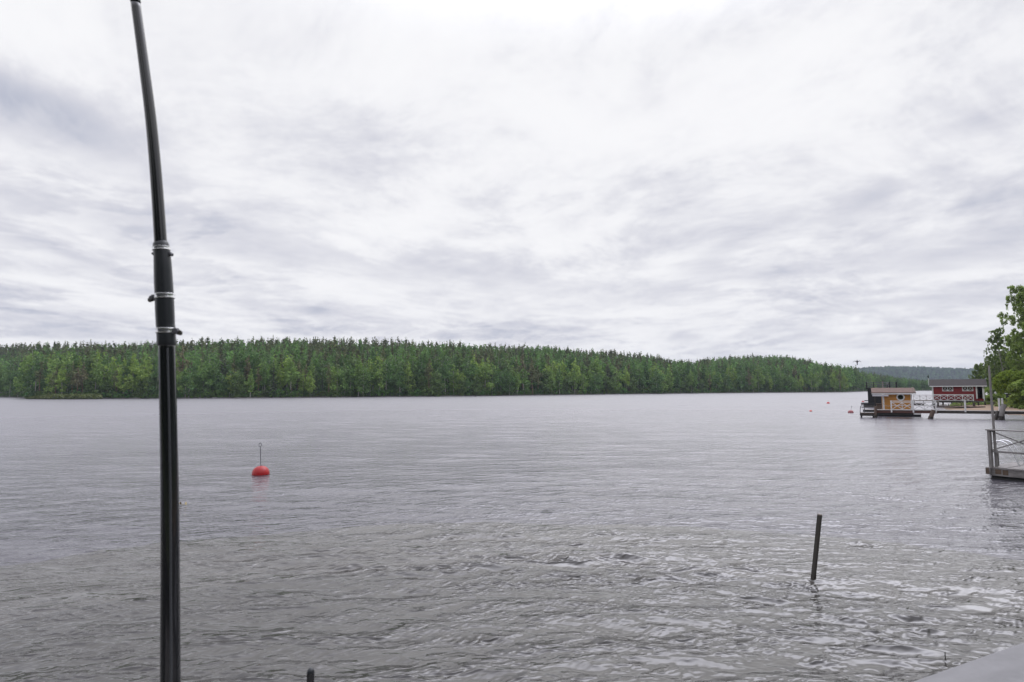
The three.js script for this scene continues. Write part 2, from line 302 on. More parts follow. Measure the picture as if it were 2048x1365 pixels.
// broadleaf tree one unit scale in metres; returns { crown, trunk }
function broadleaf(seed, H, { from = 0.12, width = 0.2, count = 700, leaf = 0.5, clumpsN = 26, spiky = 0.5, lean = 0 } = {}) {
  const r = random(seed), clumps = [], sticks = [], top = V(lean * H, H * 0.95, 0), bend = V((r() - 0.5) * 0.06 * H, H * 0.5, (r() - 0.5) * 0.06 * H);
  const spine = (t) => (t < 0.5 ? V(0, 0, 0).lerp(bend, t * 2) : bend.clone().lerp(top, t * 2 - 1));
  for (let i = 0; i < 6; i++) sticks.push([spine(i / 6), spine((i + 1) / 6), 0.011 * H * (1 - i / 6.6) + 0.015, 0.011 * H * (1 - (i + 1) / 6.6) + 0.01]);
  for (let i = 0; i < clumpsN; i++) {
    const t = mix(from, 0.98, Math.pow((i + r()) / clumpsN, 0.9)), v = (t - from) / (1 - from), profile = Math.pow(Math.sin(Math.PI * clamp(0.12 + 0.88 * Math.pow(v, mix(0.85, 0.62, spiky)), 0, 1)), mix(0.7, 0.95, spiky));
    const w = width * H * profile * (0.8 + 0.35 * r()), at = spine(t), turn = r() * 6.283, out = w * (0.25 + 0.65 * r());
    const rad = clamp(w * (0.45 + 0.3 * r()), 0.035 * H, 0.12 * H);
    const c = { x: at.x + Math.cos(turn) * out, y: at.y + (r() - 0.5) * 0.05 * H, z: at.z + Math.sin(turn) * out, r: rad, h: 0.75 + 0.35 * r() };
    clumps.push(c);
    if (i % 3 === 0) sticks.push([spine(t - 0.06 > 0 ? t - 0.06 : 0.02), V(c.x, c.y, c.z), 0.004 * H + 0.01, 0.012]);
  }
  clumps.push({ x: top.x, y: H * 0.97, z: 0, r: 0.03 * H, h: 1.6 });
  return { crown: leaves(r, clumps, count, leaf), trunk: limbs(sticks) };
}
function conifer(seed, H, { from = 0.1, width = 0.15, rings = 22, per = 8, pine = false } = {}) {
  const r = random(seed), position = [], color = [], index = [], sticks = [[V(0, 0, 0), V(0, H * 0.55, 0), 0.012 * H, 0.008 * H], [V(0, H * 0.55, 0), V(0, H * 0.95, 0), 0.008 * H, 0.01]];
  for (let i = 0; i < rings; i++) {
    const v = (i + 0.5 * r()) / rings, y = H * mix(from, 1, v), reach = width * H * (pine ? Math.pow(Math.sin(Math.PI * mix(0.22, 0.97, v)), 0.8) : Math.pow(1 - v, 0.72)) * (0.75 + 0.4 * r()) + 0.12;
    const m = Math.max(4, Math.round(per * (pine ? 1 : mix(1, 0.6, v))));
    for (let k = 0; k < m; k++) {
      const turn = (k + r()) / m * 6.283, len = reach * (0.65 + 0.5 * r()), droop = pine ? -0.25 + 0.35 * r() : 0.28 + 0.25 * r() - 0.5 * v * v, c = Math.cos(turn), s = Math.sin(turn), tone = 0.75 + 0.5 * r();
      for (let b = 0; b < 3; b++) {
        const t0 = b / 3.2, t1 = (b + 1.35) / 3.2, half = len * (pine ? 0.3 : 0.2) * (1.15 - 0.5 * t0) * (0.8 + 0.5 * r()), e = position.length / 3, j = (r() - 0.5) * 0.25 * len, lift = (r() - 0.35) * 0.18 * len, roll = (r() - 0.5) * half * 0.9;
        const x0 = c * len * t0, z0 = s * len * t0, x1 = c * len * t1 - s * j, z1 = s * len * t1 + c * j, y0 = y - droop * len * t0, y1 = y - droop * len * t1 + lift, xm = (x0 + x1) / 2, zm = (z0 + z1) / 2, ym = (y0 + y1) / 2;
        position.push(x0, y0, z0, xm - s * half, ym - 0.25 * half + roll, zm + c * half, x1, y1, z1, xm + s * half, ym - 0.25 * half - roll, zm - c * half);
        for (let q = 0; q < 4; q++) color.push(tone, tone, tone);
        index.push(e, e + 1, e + 2, e, e + 2, e + 3);
      }
    }
  }
  if (pine) for (let i = 0; i < 9; i++) { const y = H * (0.2 + 0.3 * r()), t = r() * 6.283, l = H * (0.04 + 0.06 * r()); sticks.push([V(0, y, 0), V(Math.cos(t) * l, y + l * 0.1, Math.sin(t) * l), 0.03, 0.012]); }
  const g = new THREE.BufferGeometry(); g.setAttribute('position', new THREE.Float32BufferAttribute(position, 3)); g.setAttribute('color', new THREE.Float32BufferAttribute(color, 3)); g.setIndex(index); g.computeVertexNormals();
  return { crown: g, trunk: limbs(sticks) };
}
const leafMaterial = (r, g, b) => new THREE.MeshPhysicalMaterial({ color: new THREE.Color().setRGB(r, g, b), vertexColors: true, roughness: 0.85, transmission: 0.4, thickness: 0, specularIntensity: 0.4 });
const needleMaterial = (r, g, b) => new THREE.MeshStandardMaterial({ color: new THREE.Color().setRGB(r, g, b), vertexColors: true, roughness: 0.9 });
const LEAF = {
  birch: [[0.2, 0.315, 0.088], [0.15, 0.26, 0.08], [0.265, 0.38, 0.095], [0.105, 0.2, 0.068]].map((c) => leafMaterial(...c)), lime: leafMaterial(0.24, 0.33, 0.07), alder: leafMaterial(0.13, 0.205, 0.07),
  spruce: [[0.07, 0.1, 0.05], [0.085, 0.115, 0.055]].map((c) => needleMaterial(...c)), pine: [[0.13, 0.15, 0.07], [0.15, 0.14, 0.08]].map((c) => needleMaterial(...c)),
};
const BARK = { birch: matt(0.36, 0.34, 0.31), dark: matt(0.07, 0.06, 0.052), pine: matt(0.17, 0.095, 0.06) };
const KIND = {
  birch: [11, 12, 13, 14, 15, 16].map((s, i) => broadleaf(s, 15, { from: [0.12, 0.2, 0.06, 0.25, 0.1, 0.16][i], width: [0.2, 0.165, 0.235, 0.175, 0.25, 0.155][i], spiky: [0.5, 0.75, 0.25, 0.6, 0.15, 0.85][i], count: 860, leaf: 0.5, clumpsN: 30 })),
  alder: [21, 22, 23].map((s, i) => broadleaf(s, 11, { from: 0.03, width: [0.27, 0.33, 0.24][i], spiky: 0.1, count: 760, leaf: 0.5, clumpsN: 30 })),
  spruce: [31, 32, 33, 34].map((s, i) => conifer(s, 17, { from: 0.06, width: [0.155, 0.185, 0.135, 0.165][i] })),
  pine: [41, 42, 43, 44].map((s, i) => broadleaf(s, 17, { from: [0.4, 0.32, 0.45, 0.25][i], width: [0.115, 0.14, 0.1, 0.13][i], spiky: [0.8, 0.6, 1, 0.9][i], count: 560, leaf: 0.42, clumpsN: 24 })),
};
const HEIGHT = { birch: 15, alder: 11, spruce: 17, pine: 17 };
{
  const r = random(2024), barkOf = { birch: BARK.birch, alder: BARK.dark, spruce: BARK.dark, pine: BARK.pine };
  const zones = [[20, 'farther shore at the far left'], [300, 'far shore left of the black pole'], [358, 'far shore behind the black pole'], [640, 'far shore beyond the big red buoy'], [1000, 'far shore just left of centre'], [1330, 'far shore just right of centre'], [1600, 'far headland in the right half'], [9999, 'headland tip left of the boathouses']];
  const look = { birch: ['light green birch', 'birch'], alder: ['rounded broadleaf tree', 'broadleaf tree'], spruce: ['dark pointed spruce', 'spruce tree'], pine: ['dull green reddish pine', 'pine tree'] };
  const made = {};
  function farTree(kind, variant, px, back, height, tone, label, group, name) {
    const key = kind + variant;
    const d = shoreDepth(px) + back, at = V((px - CX) / FOCAL * d, farGround(px, back) - 0.15, -d), k = KIND[kind][variant], s = height / HEIGHT[kind];
    const leafOf = kind === 'alder' ? [LEAF.alder] : LEAF[kind];
    let o = made[key] ? made[key].clone() : null;
    if (!o) {
      o = made[key] = new THREE.Group();
      const trunk = shadows(new THREE.Mesh(k.trunk, barkOf[kind])), crown = shadows(new THREE.Mesh(k.crown, leafOf[0])); trunk.name = 'trunk'; crown.name = 'crown'; o.add(trunk, crown);
    }
    o.children[1].material = typeof tone === 'object' ? tone : leafOf[tone % leafOf.length];
    o.name = numbered(name ?? { birch: 'birch_tree', alder: 'broadleaf_tree', spruce: 'spruce_tree', pine: 'pine_tree' }[kind]);
    o.position.copy(at); o.rotation.set(0, r() * 6.283, 0); o.scale.set(s * (0.9 + 0.25 * r()), s, s * (0.9 + 0.25 * r()));
    tag(o, label, look[kind][1], group); scene.add(o);
    return o;
  }
  const placed = [];
  // a few that stand out
  farTree('alder', 1, 134, 6, 12.5, LEAF.alder, 'large rounded dark green tree at the grassy point left of the tall black pole', undefined);
  farTree('birch', 2, 466, 4, 10.2, LEAF.lime, 'bright yellow green birch low on the far shore, left above the big red buoy', undefined);
  farTree('birch', 4, 372, 3, 10.5, LEAF.birch[0], 'bushy light green birch with a pale trunk just right of the tall black pole', undefined);
  farTree('birch', 3, 741, 4, 13.5, LEAF.birch[2], 'tall slim birch in the front row between the buoy and the middle of the picture', undefined);
  const leaner = farTree('birch', 4, 421, 2, 6.5, LEAF.birch[1], 'small birch whose pale trunk leans towards the water, between black pole and red buoy', undefined); leaner.rotation.set(0, 0, 0.24);
  for (let row = 0; row < 2; row++) {
    for (let px = -25 + row * 6; px < 1745;) {
      const d = shoreDepth(px), back = row ? 8 + 9 * r() : 1.2 + 5 * r(), right = step(1250, 1500, px), roll = clamp(r() + 0.34 * noise(px * 0.024, row * 7 + 5), 0, 0.999);
      const kind = roll < (row ? 0.66 : 0.66) ? 'birch' : roll < (row ? 0.76 : 0.88) ? 'alder' : roll < (row ? 0.86 : 0.93) ? 'spruce' : 'pine';
      const height = (row ? mix(12.5, 17.5, r()) : kind === 'alder' ? mix(6.5, 10.5, r()) : mix(9.5, 15, r())) * mix(1, 0.95, right) * (1 + 0.16 * noise(px * 0.05, 30 + row)) * (px > 1690 ? 0.8 : 1), v = Math.floor(r() * KIND[kind].length);
      const zone = zones.find(([end]) => px < end)[1], where = row ? 'in second row,' : 'at waterline,';
      const tone = Math.floor(r() * 4), size = height > (row ? 16 : 13.3) ? 'tall' : height < (row ? 13.6 : 10.6) ? 'low' : 'middling', shade = kind === 'birch' ? ['light green birch', 'mid green birch', 'pale yellow green birch', 'deep green birch'][tone] : look[kind][0], label = `${size} ${shade} ${where} ${zone}`;
      placed.push(farTree(kind, v, px, back, height, tone, label, label.replace(/(birch|tree|spruce|pine)(?= (at|in))/, (w) => ({ birch: 'birches' }[w] ?? w + 's'))));
      px += (row ? 13.4 : 12.4) * (0.5 + r()) * mix(1, 0.9, right);
    }
  }
  // the wood behind them, which reads as one mass
  function mass(name, label, kind, spots, materials) {
    spots = spots.filter((s) => s.kind === kind);
    KIND[kind].forEach((k, variant) => {
      const mine = spots.filter((s) => s.variant === variant); if (!mine.length) return;
      for (const [partName, geometry, material] of [['crowns', k.crown, materials[0]], ['trunks', k.trunk, barkOf[kind]]]) {
        const o = shadows(new THREE.InstancedMesh(geometry, material, mine.length)); o.name = numbered(`${name}_${partName}`);
        const m = new THREE.Matrix4(), q = new THREE.Quaternion();
        mine.forEach((s, i) => { m.compose(s.at, q.setFromAxisAngle(V(0, 1, 0), s.turn), V(s.s * s.wide, s.s, s.s * s.wide)); o.setMatrixAt(i, m); if (partName === 'crowns') o.setColorAt(i, new THREE.Color().setRGB(s.tone * s.warm, s.tone, s.tone)); });
        o.userData.kind = 'stuff'; o.userData.label = label; scene.add(o);
      }
    });
  }
  const spots = [];
  for (let back = 16; back < 150; back += 5) {
    for (let px = -300; px < 2050;) {
      const d = shoreDepth(px) + back, v = back / BACK, roll = r();
      const birchy = mix(0.6, 0.42, step(15, 95, back)) + 0.4 * noise(px * 0.022, back * 0.03) + 0.2 * step(1300, 1500, px), kind = roll < birchy ? 'birch' : roll < birchy + (1 - birchy) * 0.4 ? 'spruce' : 'pine';
      const height = mix(14.6, 17.7, Math.pow(r(), 0.8)) * (px > 1712 ? mix(0.85, 0.5, step(1712, 1850, px)) : 1) * (kind === 'birch' ? 0.95 : 1.02), ground = farGround(px, back);
      spots.push({ kind, variant: Math.floor(r() * KIND[kind].length), at: V((px - CX) / FOCAL * d, ground - 0.2, -d), s: height / HEIGHT[kind], wide: 0.85 + 0.35 * r(), turn: r() * 6.283, tone: 0.68 + 0.6 * r(), warm: 0.92 + 0.16 * r() * r() });
      px += 3.5 * FOCAL / d * (0.5 + r());
    }
  }
  mass('ridge_birch_wood', 'mass of light green birches climbing the far ridge behind the front rows', 'birch', spots, [LEAF.birch[1]]);
  mass('ridge_spruce_wood', 'mass of dark pointed spruces along the crest of the far ridge', 'spruce', spots, [LEAF.spruce[0]]);
  mass('ridge_pine_wood', 'mass of dull green pines with reddish trunks on the far ridge', 'pine', spots, [LEAF.pine[0]]);
  // undergrowth, stones and grass along the far waterline
  const bush = broadleaf(91, 3, { from: 0.02, width: 0.5, spiky: 0, count: 130, leaf: 0.42, clumpsN: 10 }).crown, bushes = [];
  for (let px = -200; px < 1900; px += 3.1 * (0.4 + 1.2 * r())) bushes.push([px, 0.8 + 3.5 * r(), 0.35 + 0.85 * r() * r(), r()]);
  const under = shadows(new THREE.InstancedMesh(bush, LEAF.birch[3], bushes.length)); under.name = 'shore_undergrowth'; under.userData.kind = 'stuff'; under.userData.label = 'low green undergrowth along the far waterline';
  bushes.forEach(([px, back, s, t], i) => { const d = shoreDepth(px) + back; under.setMatrixAt(i, new THREE.Matrix4().compose(V((px - CX) / FOCAL * d, farGround(px, back) - 0.1, -d), new THREE.Quaternion().setFromAxisAngle(V(0, 1, 0), t * 6.283), V(s * 1.2, s, s * 1.2))); under.setColorAt(i, new THREE.Color().setRGB(0.75 + 0.5 * r(), 0.75 + 0.4 * r(), 0.7)); });
  scene.add(under);
  const stone = new THREE.DodecahedronGeometry(0.5, 1), stones = []; { const p = stone.attributes.position; for (let i = 0; i < p.count; i++) { const k = 1 + 0.25 * noise(p.getX(i) * 3 + 5, p.getY(i) * 3 + p.getZ(i) * 4); p.setXYZ(i, p.getX(i) * k, p.getY(i) * k * 0.65, p.getZ(i) * k); } stone.computeVertexNormals(); }
  for (let px = -200; px < 1900; px += 3.6 * (0.3 + 1.4 * r())) stones.push([px, -0.6 + 1.3 * r(), 0.4 + 1.1 * r() * r(), r()]);
  const rocks = shadows(new THREE.InstancedMesh(stone, M.stone, stones.length)); rocks.name = 'shore_stones'; rocks.userData.kind = 'stuff'; rocks.userData.label = 'dark stones along the far waterline';
  stones.forEach(([px, back, s, t], i) => { const d = shoreDepth(px) + back; rocks.setMatrixAt(i, new THREE.Matrix4().compose(V((px - CX) / FOCAL * d, 0.05, -d), new THREE.Quaternion().setFromAxisAngle(V(0, 1, 0), t * 6.283), V(s * 1.5, s * 0.8, s))); });
  scene.add(rocks);
  // the grassy spit
  const blade = leaves(r, [{ x: 0, y: 0.25, z: 0, r: 0.5, h: 0.6 }], 26, 0.34, { flat: -0.6, long: 3 }), reeds = [];
  for (let i = 0; i < 1100; i++) { const t = Math.pow(r(), 1.2); reeds.push([mix(54, 200, t), -4.5 + 6 * r(), (0.7 + 0.8 * r()) * mix(0.6, 1.3, step(0, 0.4, t))]); }
  const grass = new THREE.InstancedMesh(blade, leafMaterial(0.2, 0.25, 0.09), reeds.length); grass.name = 'spit_grass'; grass.userData.kind = 'stuff'; grass.userData.label = 'pale green grass on the low point at the left of the far shore'; shadows(grass);
  reeds.forEach(([px, back, s], i) => { const d = shoreDepth(px) + back; grass.setMatrixAt(i, new THREE.Matrix4().compose(V((px - CX) / FOCAL * d, 0.15, -d), new THREE.Quaternion().setFromAxisAngle(V(0, 1, 0), r() * 6), V(s, s, s))); });
  scene.add(grass);
}

// ------------------------------------------------------------------ hazy hills far behind
{
  const near = 1350, columns = 160, rows = 22, position = [], index = [], r = random(66);
  const top = [[1000, 700], [1500, 740], [1690, 742], [1715, 736], [1760, 733.5], [1800, 732.5], [1850, 734], [1900, 736.5], [1950, 737], [2000, 737], [2100, 736], [2250, 742], [2700, 755]];
  const height = (px, v) => { const d = near + 450 * v; return -2 + step(0, 0.75, v) * (EYE + (horizonAt(px) - table(top, px)) * d / FOCAL - 12) * (1 + 0.02 * noise(px * 0.02, v * 9)); };
  for (let i = 0; i <= columns; i++) for (let j = 0; j <= rows; j++) { const px = mix(1300, 2700, i / columns), v = j / rows * 1.3, d = near + 450 * v; position.push((px - CX) / FOCAL * d, height(px, Math.min(v, 1)), -d); }
  for (let i = 0; i < columns; i++) for (let j = 0; j < rows; j++) { const a = i * (rows + 1) + j; index.push(a, a + rows + 1, a + 1, a + 1, a + rows + 1, a + rows + 2); }
  const g = new THREE.BufferGeometry(); g.setAttribute('position', new THREE.Float32BufferAttribute(position, 3)); g.setIndex(index); g.computeVertexNormals();
  const o = shadows(new THREE.Mesh(g, matt(0.03, 0.045, 0.03, null, { roughness: 1 }))); o.name = 'hills_001'; o.userData.kind = 'structure'; o.userData.label = 'long wooded hill fading to blue behind the boathouses'; scene.add(o);
  const round = broadleaf(95, 11, { from: 0.0, width: 0.36, spiky: 0.2, count: 80, leaf: 2.3, clumpsN: 12 }).crown, spire = conifer(96, 15, { from: 0, width: 0.16, rings: 9, per: 5 }).crown;
  for (const [name, geometry, material, share, seed] of [['hill_broadleaf_wood', round, LEAF.birch[3], 0.5, 5], ['hill_conifer_wood', spire, LEAF.spruce[1], 0.5, 6]]) {
    const q = random(seed), n = 5200, m = new THREE.InstancedMesh(geometry, material, n); shadows(m); m.name = name; m.userData.kind = 'stuff'; m.userData.label = name === 'hill_conifer_wood' ? 'conifers covering the hazy hill behind the boathouses' : 'broadleaf trees covering the hazy hill behind the boathouses';
    for (let i = 0; i < n; i++) { const px = mix(1560, 2150, q()), v = 1.1 * q(), d = near + 450 * v, s = 0.7 + 0.5 * q(); m.setMatrixAt(i, new THREE.Matrix4().compose(V((px - CX) / FOCAL * d, height(px, Math.min(v, 1)) - 0.5, -d), new THREE.Quaternion().setFromAxisAngle(V(0, 1, 0), q() * 6.283), V(s, s * (0.8 + 0.4 * q()), s))); const t = 0.25 + 0.75 * q(); m.setColorAt(i, new THREE.Color().setRGB(t, t, t * 1.1)); }
    scene.add(m);
  }
}

// ------------------------------------------------------------------ the near bank on the right: beach, grass and what grows there
const bankLine = [[14, 14], [18, -4], [22, -13], [31, -29], [40.5, -45.5], [45.4, -53], [47, -58], [47.5, -62], [48.4, -67], [53, -74.5], [59, -82], [62.8, -86.5], [66, -89], [74, -99], [82, -110], [100, -128], [130, -155], [190, -220], [290, -320]];
function inland(x, z) {                                         // metres from the waterline, positive on land
  let best = 1e9, side = 1;
  for (let i = 1; i < bankLine.length; i++) {
    const [ax, az] = bankLine[i - 1], [bx, bz] = bankLine[i], dx = bx - ax, dz = bz - az, t = clamp(((x - ax) * dx + (z - az) * dz) / (dx * dx + dz * dz), 0, 1), d = Math.hypot(x - ax - dx * t, z - az - dz * t);
    if (d < best) { best = d; side = (x - ax) * dz - (z - az) * dx < 0 ? 1 : -1; }
  }
  return best * side;
}
function bank(x, z) {
  const s = inland(x, z) + 0.35 * noise(x * 0.5, z * 0.5);
  return (s < 0 ? Math.max(-1.4, 0.14 * s) : s < 9 ? 0.055 * s : 0.495 + Math.min(1.8, 0.075 * (s - 9))) + (s > 1 ? 0.05 * noise(x * 0.9, z * 0.9) : 0);
}
{
  const position = [], color = [], index = [], xs = [], zs = []; for (let x = 10; x < 260; x += x < 95 ? 0.8 : 5) xs.push(x); for (let z = 16; z > -330; z -= z > -125 ? 0.8 : 6) zs.push(z);
  for (const z of zs) for (const x of xs) {
    const s = inland(x, z), y = bank(x, z), n = fbm(x * 0.35, z * 0.35, 3), green = step(7.2, 9.5, s + 3.5 * n + (z < -79 ? 7 * step(-79, -83, z) : 0)), wet = step(0.5, -0.2, s), pale = 0.8 + 0.5 * Math.max(0, noise(x * 1.1 + 9, z * 3.1)) + 0.25 * noise(x * 4, z * 4);
    position.push(x, y, z);
    color.push(mix(mix(0.29, 0.12, wet) * pale, 0.12, green), mix(mix(0.205, 0.08, wet) * pale, 0.165 + 0.03 * n, green), mix(mix(0.14, 0.045, wet) * pale, 0.05, green));
  }
  const n = xs.length; for (let j = 0; j < zs.length - 1; j++) for (let i = 0; i < n - 1; i++) { const a = j * n + i; index.push(a, a + 1, a + n, a + 1, a + n + 1, a + n); }
  const g = new THREE.BufferGeometry(); g.setAttribute('position', new THREE.Float32BufferAttribute(position, 3)); g.setAttribute('color', new THREE.Float32BufferAttribute(color, 3)); g.setIndex(index); g.computeVertexNormals();
  const o = shadows(new THREE.Mesh(g, new THREE.MeshStandardMaterial({ vertexColors: true, roughness: 0.95 }))); o.name = 'ground'; o.userData.kind = 'structure'; o.userData.label = 'sandy beach rising to a grass bank at the right'; scene.add(o);
  const r = random(17), tuft = leaves(r, [{ x: 0, y: 0.16, z: 0, r: 0.24, h: 0.7 }], 22, 0.15, { flat: -0.7, long: 4 }), spots = [];
  for (let k = 0; k < 60000 && spots.length < 5200; k++) { const x = mix(50, 100, r()), z = mix(-105, -58, r()), s = inland(x, z); if (s > 5 + 3 * r() || (z < -80 && s > 0.6)) if (s < 26) spots.push([x, z, 0.5 + r() * 0.7]); }
  const m = shadows(new THREE.InstancedMesh(tuft, leafMaterial(0.2, 0.26, 0.075), spots.length)); m.name = 'bank_grass'; m.userData.kind = 'stuff'; m.userData.label = 'green grass on the bank round the red boathouse';
  spots.forEach(([x, z, s], i) => { m.setMatrixAt(i, new THREE.Matrix4().compose(V(x, bank(x, z) - 0.02, z), new THREE.Quaternion().setFromAxisAngle(V(0, 1, 0), r() * 6.28), V(s, s * 0.9, s))); const t = 0.7 + 0.6 * r(); m.setColorAt(i, new THREE.Color().setRGB(t * (0.9 + 0.4 * r() * r()), t, t)); });
  scene.add(m);
}
const onBank = (px, d) => { const x = (px - CX) / FOCAL * d; return V(x, bank(x, -d), -d); };
{
  const near = [[0.27, 0.36, 0.11], [0.2, 0.27, 0.095], [0.26, 0.35, 0.09], [0.21, 0.29, 0.045]].map((c) => leafMaterial(...c));
  // birches with hanging twigs: clumps along drooping branches
  function birch(seed, H, spread, count, leaf, droop, lean = 0, from = 0.14) {
    const r = random(seed), clumps = [], sticks = [], spine = (t) => V(lean * H * t * t + 0.02 * H * Math.sin(t * 5 + seed), H * t, 0.02 * H * Math.cos(t * 4 + seed));
    for (let i = 0; i < 9; i++) sticks.push([spine(i / 9), spine((i + 1) / 9), 0.013 * H * (1 - i / 9.6) + 0.012, 0.013 * H * (1 - (i + 1) / 9.6) + 0.008]);
    const arms = 54;
    for (let i = 0; i < arms; i++) {
      const t = mix(from, 0.97, (i + r()) / arms), v = (t - from) / (1 - from), w = spread * (0.35 + 0.65 * Math.sin(Math.PI * clamp(0.2 + 0.78 * v, 0, 1))) * (0.55 + 0.6 * r()), turn = i * 2.4 + r(), a = spine(t), e = V(a.x + Math.cos(turn) * w, a.y + w * (0.55 - 0.25 * r()), a.z + Math.sin(turn) * w);
      sticks.push([a, e, 0.0045 * H * (1 - 0.6 * t), 0.008]);
      for (let k = 0; k < 12; k++) { const f = mix(0.25, 1.08, (k + r()) / 12), p = a.clone().lerp(e, f), rad = spread * mix(0.085, 0.05, f) * (0.6 + 0.8 * r()), o = spread * 0.1; clumps.push({ x: p.x + (r() - 0.5) * o * 2, y: p.y + (r() - 0.6) * o * (1 + droop), z: p.z + (r() - 0.5) * o * 2, r: rad, h: 0.9 + 0.4 * droop }); }
      if (r() < 0.75) { const len = droop * (0.5 + r()) * H * 0.11; for (let k = 0; k < 4; k++) clumps.push({ x: e.x + (r() - 0.5) * 0.3, y: e.y - len * (k + 0.5) / 4, z: e.z + (r() - 0.5) * 0.3, r: spread * 0.045 * (1.15 - 0.2 * k), h: 2 }); }
    }
    return { crown: leaves(r, clumps, count, leaf, { shade: 0.35, hang: droop }), trunk: limbs(sticks, 6) };
  }
  function plant(name, label, category, at, k, leafOf, bark, turn = 0, parts = ['trunk', 'crown']) {
    const o = thing(name, label, category, at, turn), trunk = shadows(new THREE.Mesh(k.trunk, bark)), crown = shadows(new THREE.Mesh(k.crown, leafOf)); trunk.name = parts[0]; crown.name = parts[1]; o.add(trunk, crown); return o;
  }
  plant('birch_tree', 'tall birch with hanging twigs cut off by the right edge of the picture', 'birch', onBank(2082, 84), birch(301, 16.6, 4.5, 60000, 0.13, 1), near[0], BARK.birch);
  plant('birch_tree', 'slender birch with drooping top leaning left, between red boathouse and tall birch', 'birch', onBank(2007, 97), birch(302, 11.8, 1.9, 15000, 0.12, 1.6, -0.06), near[1], BARK.birch, 0.4);
  plant('birch_tree', 'small birch just right of the red boathouse roof', 'birch', onBank(1984, 104), birch(303, 7.6, 1.8, 7000, 0.17, 0.9, -0.04), near[1], BARK.birch, 2);
  plant('birch_tree', 'leftmost small birch rising behind the right end of the red boathouse roof', 'birch', onBank(1955, 110), birch(304, 6.6, 1.5, 5600, 0.17, 0.8), near[1], BARK.birch, 1);
  plant('birch_tree', 'dense bright green birch low at the right edge, above the rounded clipped bush', 'birch', onBank(2052, 90), birch(305, 10.0, 3.4, 38000, 0.125, 0.7, 0, 0.05), near[0], BARK.birch, 1.4);
  plant('birch_tree', 'thick green birch between the red boathouse and the rounded bush', 'birch', onBank(2012, 110), birch(306, 8.4, 3.0, 25000, 0.125, 0.8, 0, 0.03), near[1], BARK.dark, 2.2);
  // the rounded bush
  const r = random(55), ball = [], H = 3.15; for (let i = 0; i < 260; i++) { const t = r() * 6.283, u = mix(-0.75, 1, r()), w = Math.sqrt(1 - u * u); ball.push({ x: 1.62 * w * Math.cos(t), y: 2.55 + 1.45 * u, z: 1.62 * w * Math.sin(t), r: 0.2, h: 1 }); }
  for (let i = 0; i < 30; i++) ball.push({ x: (r() - 0.5) * 1.6, y: 2.0 + 1.2 * r(), z: (r() - 0.5) * 1.6, r: 0.5, h: 1 });
  plant('round_bush', 'big rounded clipped bush, lime green on top, right of the tall grey pole', 'bush', onBank(2021, 71), { crown: leaves(r, ball, 9500, 0.13, { shade: 0.12 }), trunk: limbs([[V(0, 0, 0), V(0, 2.1, 0), 0.09, 0.06], [V(0, 1.6, 0), V(0.5, 2.5, 0.2), 0.05, 0.03], [V(0, 1.6, 0), V(-0.5, 2.5, -0.2), 0.05, 0.03]]) }, near[3], BARK.dark, 0, ['stem', 'foliage']);
  function shrub(label, px, d, height, w, count, leaf, material, seed) {
    const q = random(seed), c = [], sticks = []; for (let i = 0; i < 46; i++) { const t = q() * 6.283, k = w * Math.sqrt(q()), y = height * (0.08 + 0.9 * q() * (1 - 0.45 * k / w)); c.push({ x: k * Math.cos(t), y, z: k * Math.sin(t), r: 0.16 * w + 0.08, h: 0.9 }); if (i % 4 === 0) sticks.push([V(0, 0, 0), V(k * Math.cos(t), y, k * Math.sin(t)), 0.035, 0.01]); }
    return plant('shrub', label, 'shrub', onBank(px, d), { crown: leaves(q, c, count, leaf, { shade: 0.3, long: 2 }), trunk: limbs(sticks) }, material, BARK.dark, q() * 6, ['stems', 'foliage']);
  }
  shrub('feathery light green willow shrub at the right edge in front of the rounded bush', 2056, 65, 3.5, 2.0, 5200, 0.17, near[2], 71);
  shrub('low leafy shrub under the left side of the rounded bush', 1998, 86, 1.5, 1.5, 2400, 0.16, near[2], 72);
  shrub('green shrub beside the open door end of the red boathouse', 1979, 92, 1.5, 1.3, 2200, 0.17, near[1], 73);
  shrub('dark leafy shrub behind the grey lidded tub', 2030, 88, 2.4, 2.6, 2600, 0.17, near[1], 74);
  shrub('tall loose shrub between the small birch and the rounded bush', 1997, 94, 3.0, 1.9, 3400, 0.2, near[0], 75);
}

// ------------------------------------------------------------------ a frame of its own for each thing that stands turned
function standing(origin, turn) {
  const inverse = new THREE.Matrix4().compose(origin, new THREE.Quaternion().setFromAxisAngle(V(0, 1, 0), turn), V(1, 1, 1)).invert();
  const eye = camera.position.clone().applyMatrix4(inverse), at = (px, py, back = 0) => { const r = ray(px, py).transformDirection(inverse); return r.multiplyScalar((-back - eye.z) / r.z).add(eye); };
  return { origin, turn, at };                                  // at(): the point of that pixel on the plane `back` metres behind the front
}
const DEG = Math.PI / 180;
function crossPanel(parent, x0, x1, y0, y1, z, w, material, braces = 1) { // x0..x1 filled with `braces` crosses side by side
  for (let k = 0; k < braces; k++) { const a = mix(x0, x1, k / braces), b = mix(x0, x1, (k + 1) / braces); part('brace', beam(V(a, y0, z + 0.012), V(b, y1, z + 0.012), w, 0.022), material, parent); part('brace', beam(V(a, y1, z - 0.012), V(b, y0, z - 0.012), w, 0.022), material, parent); if (k) part('upright', block(a - w / 2, a + w / 2, y0, y1, z - 0.03, z + 0.03), material, parent); }
}
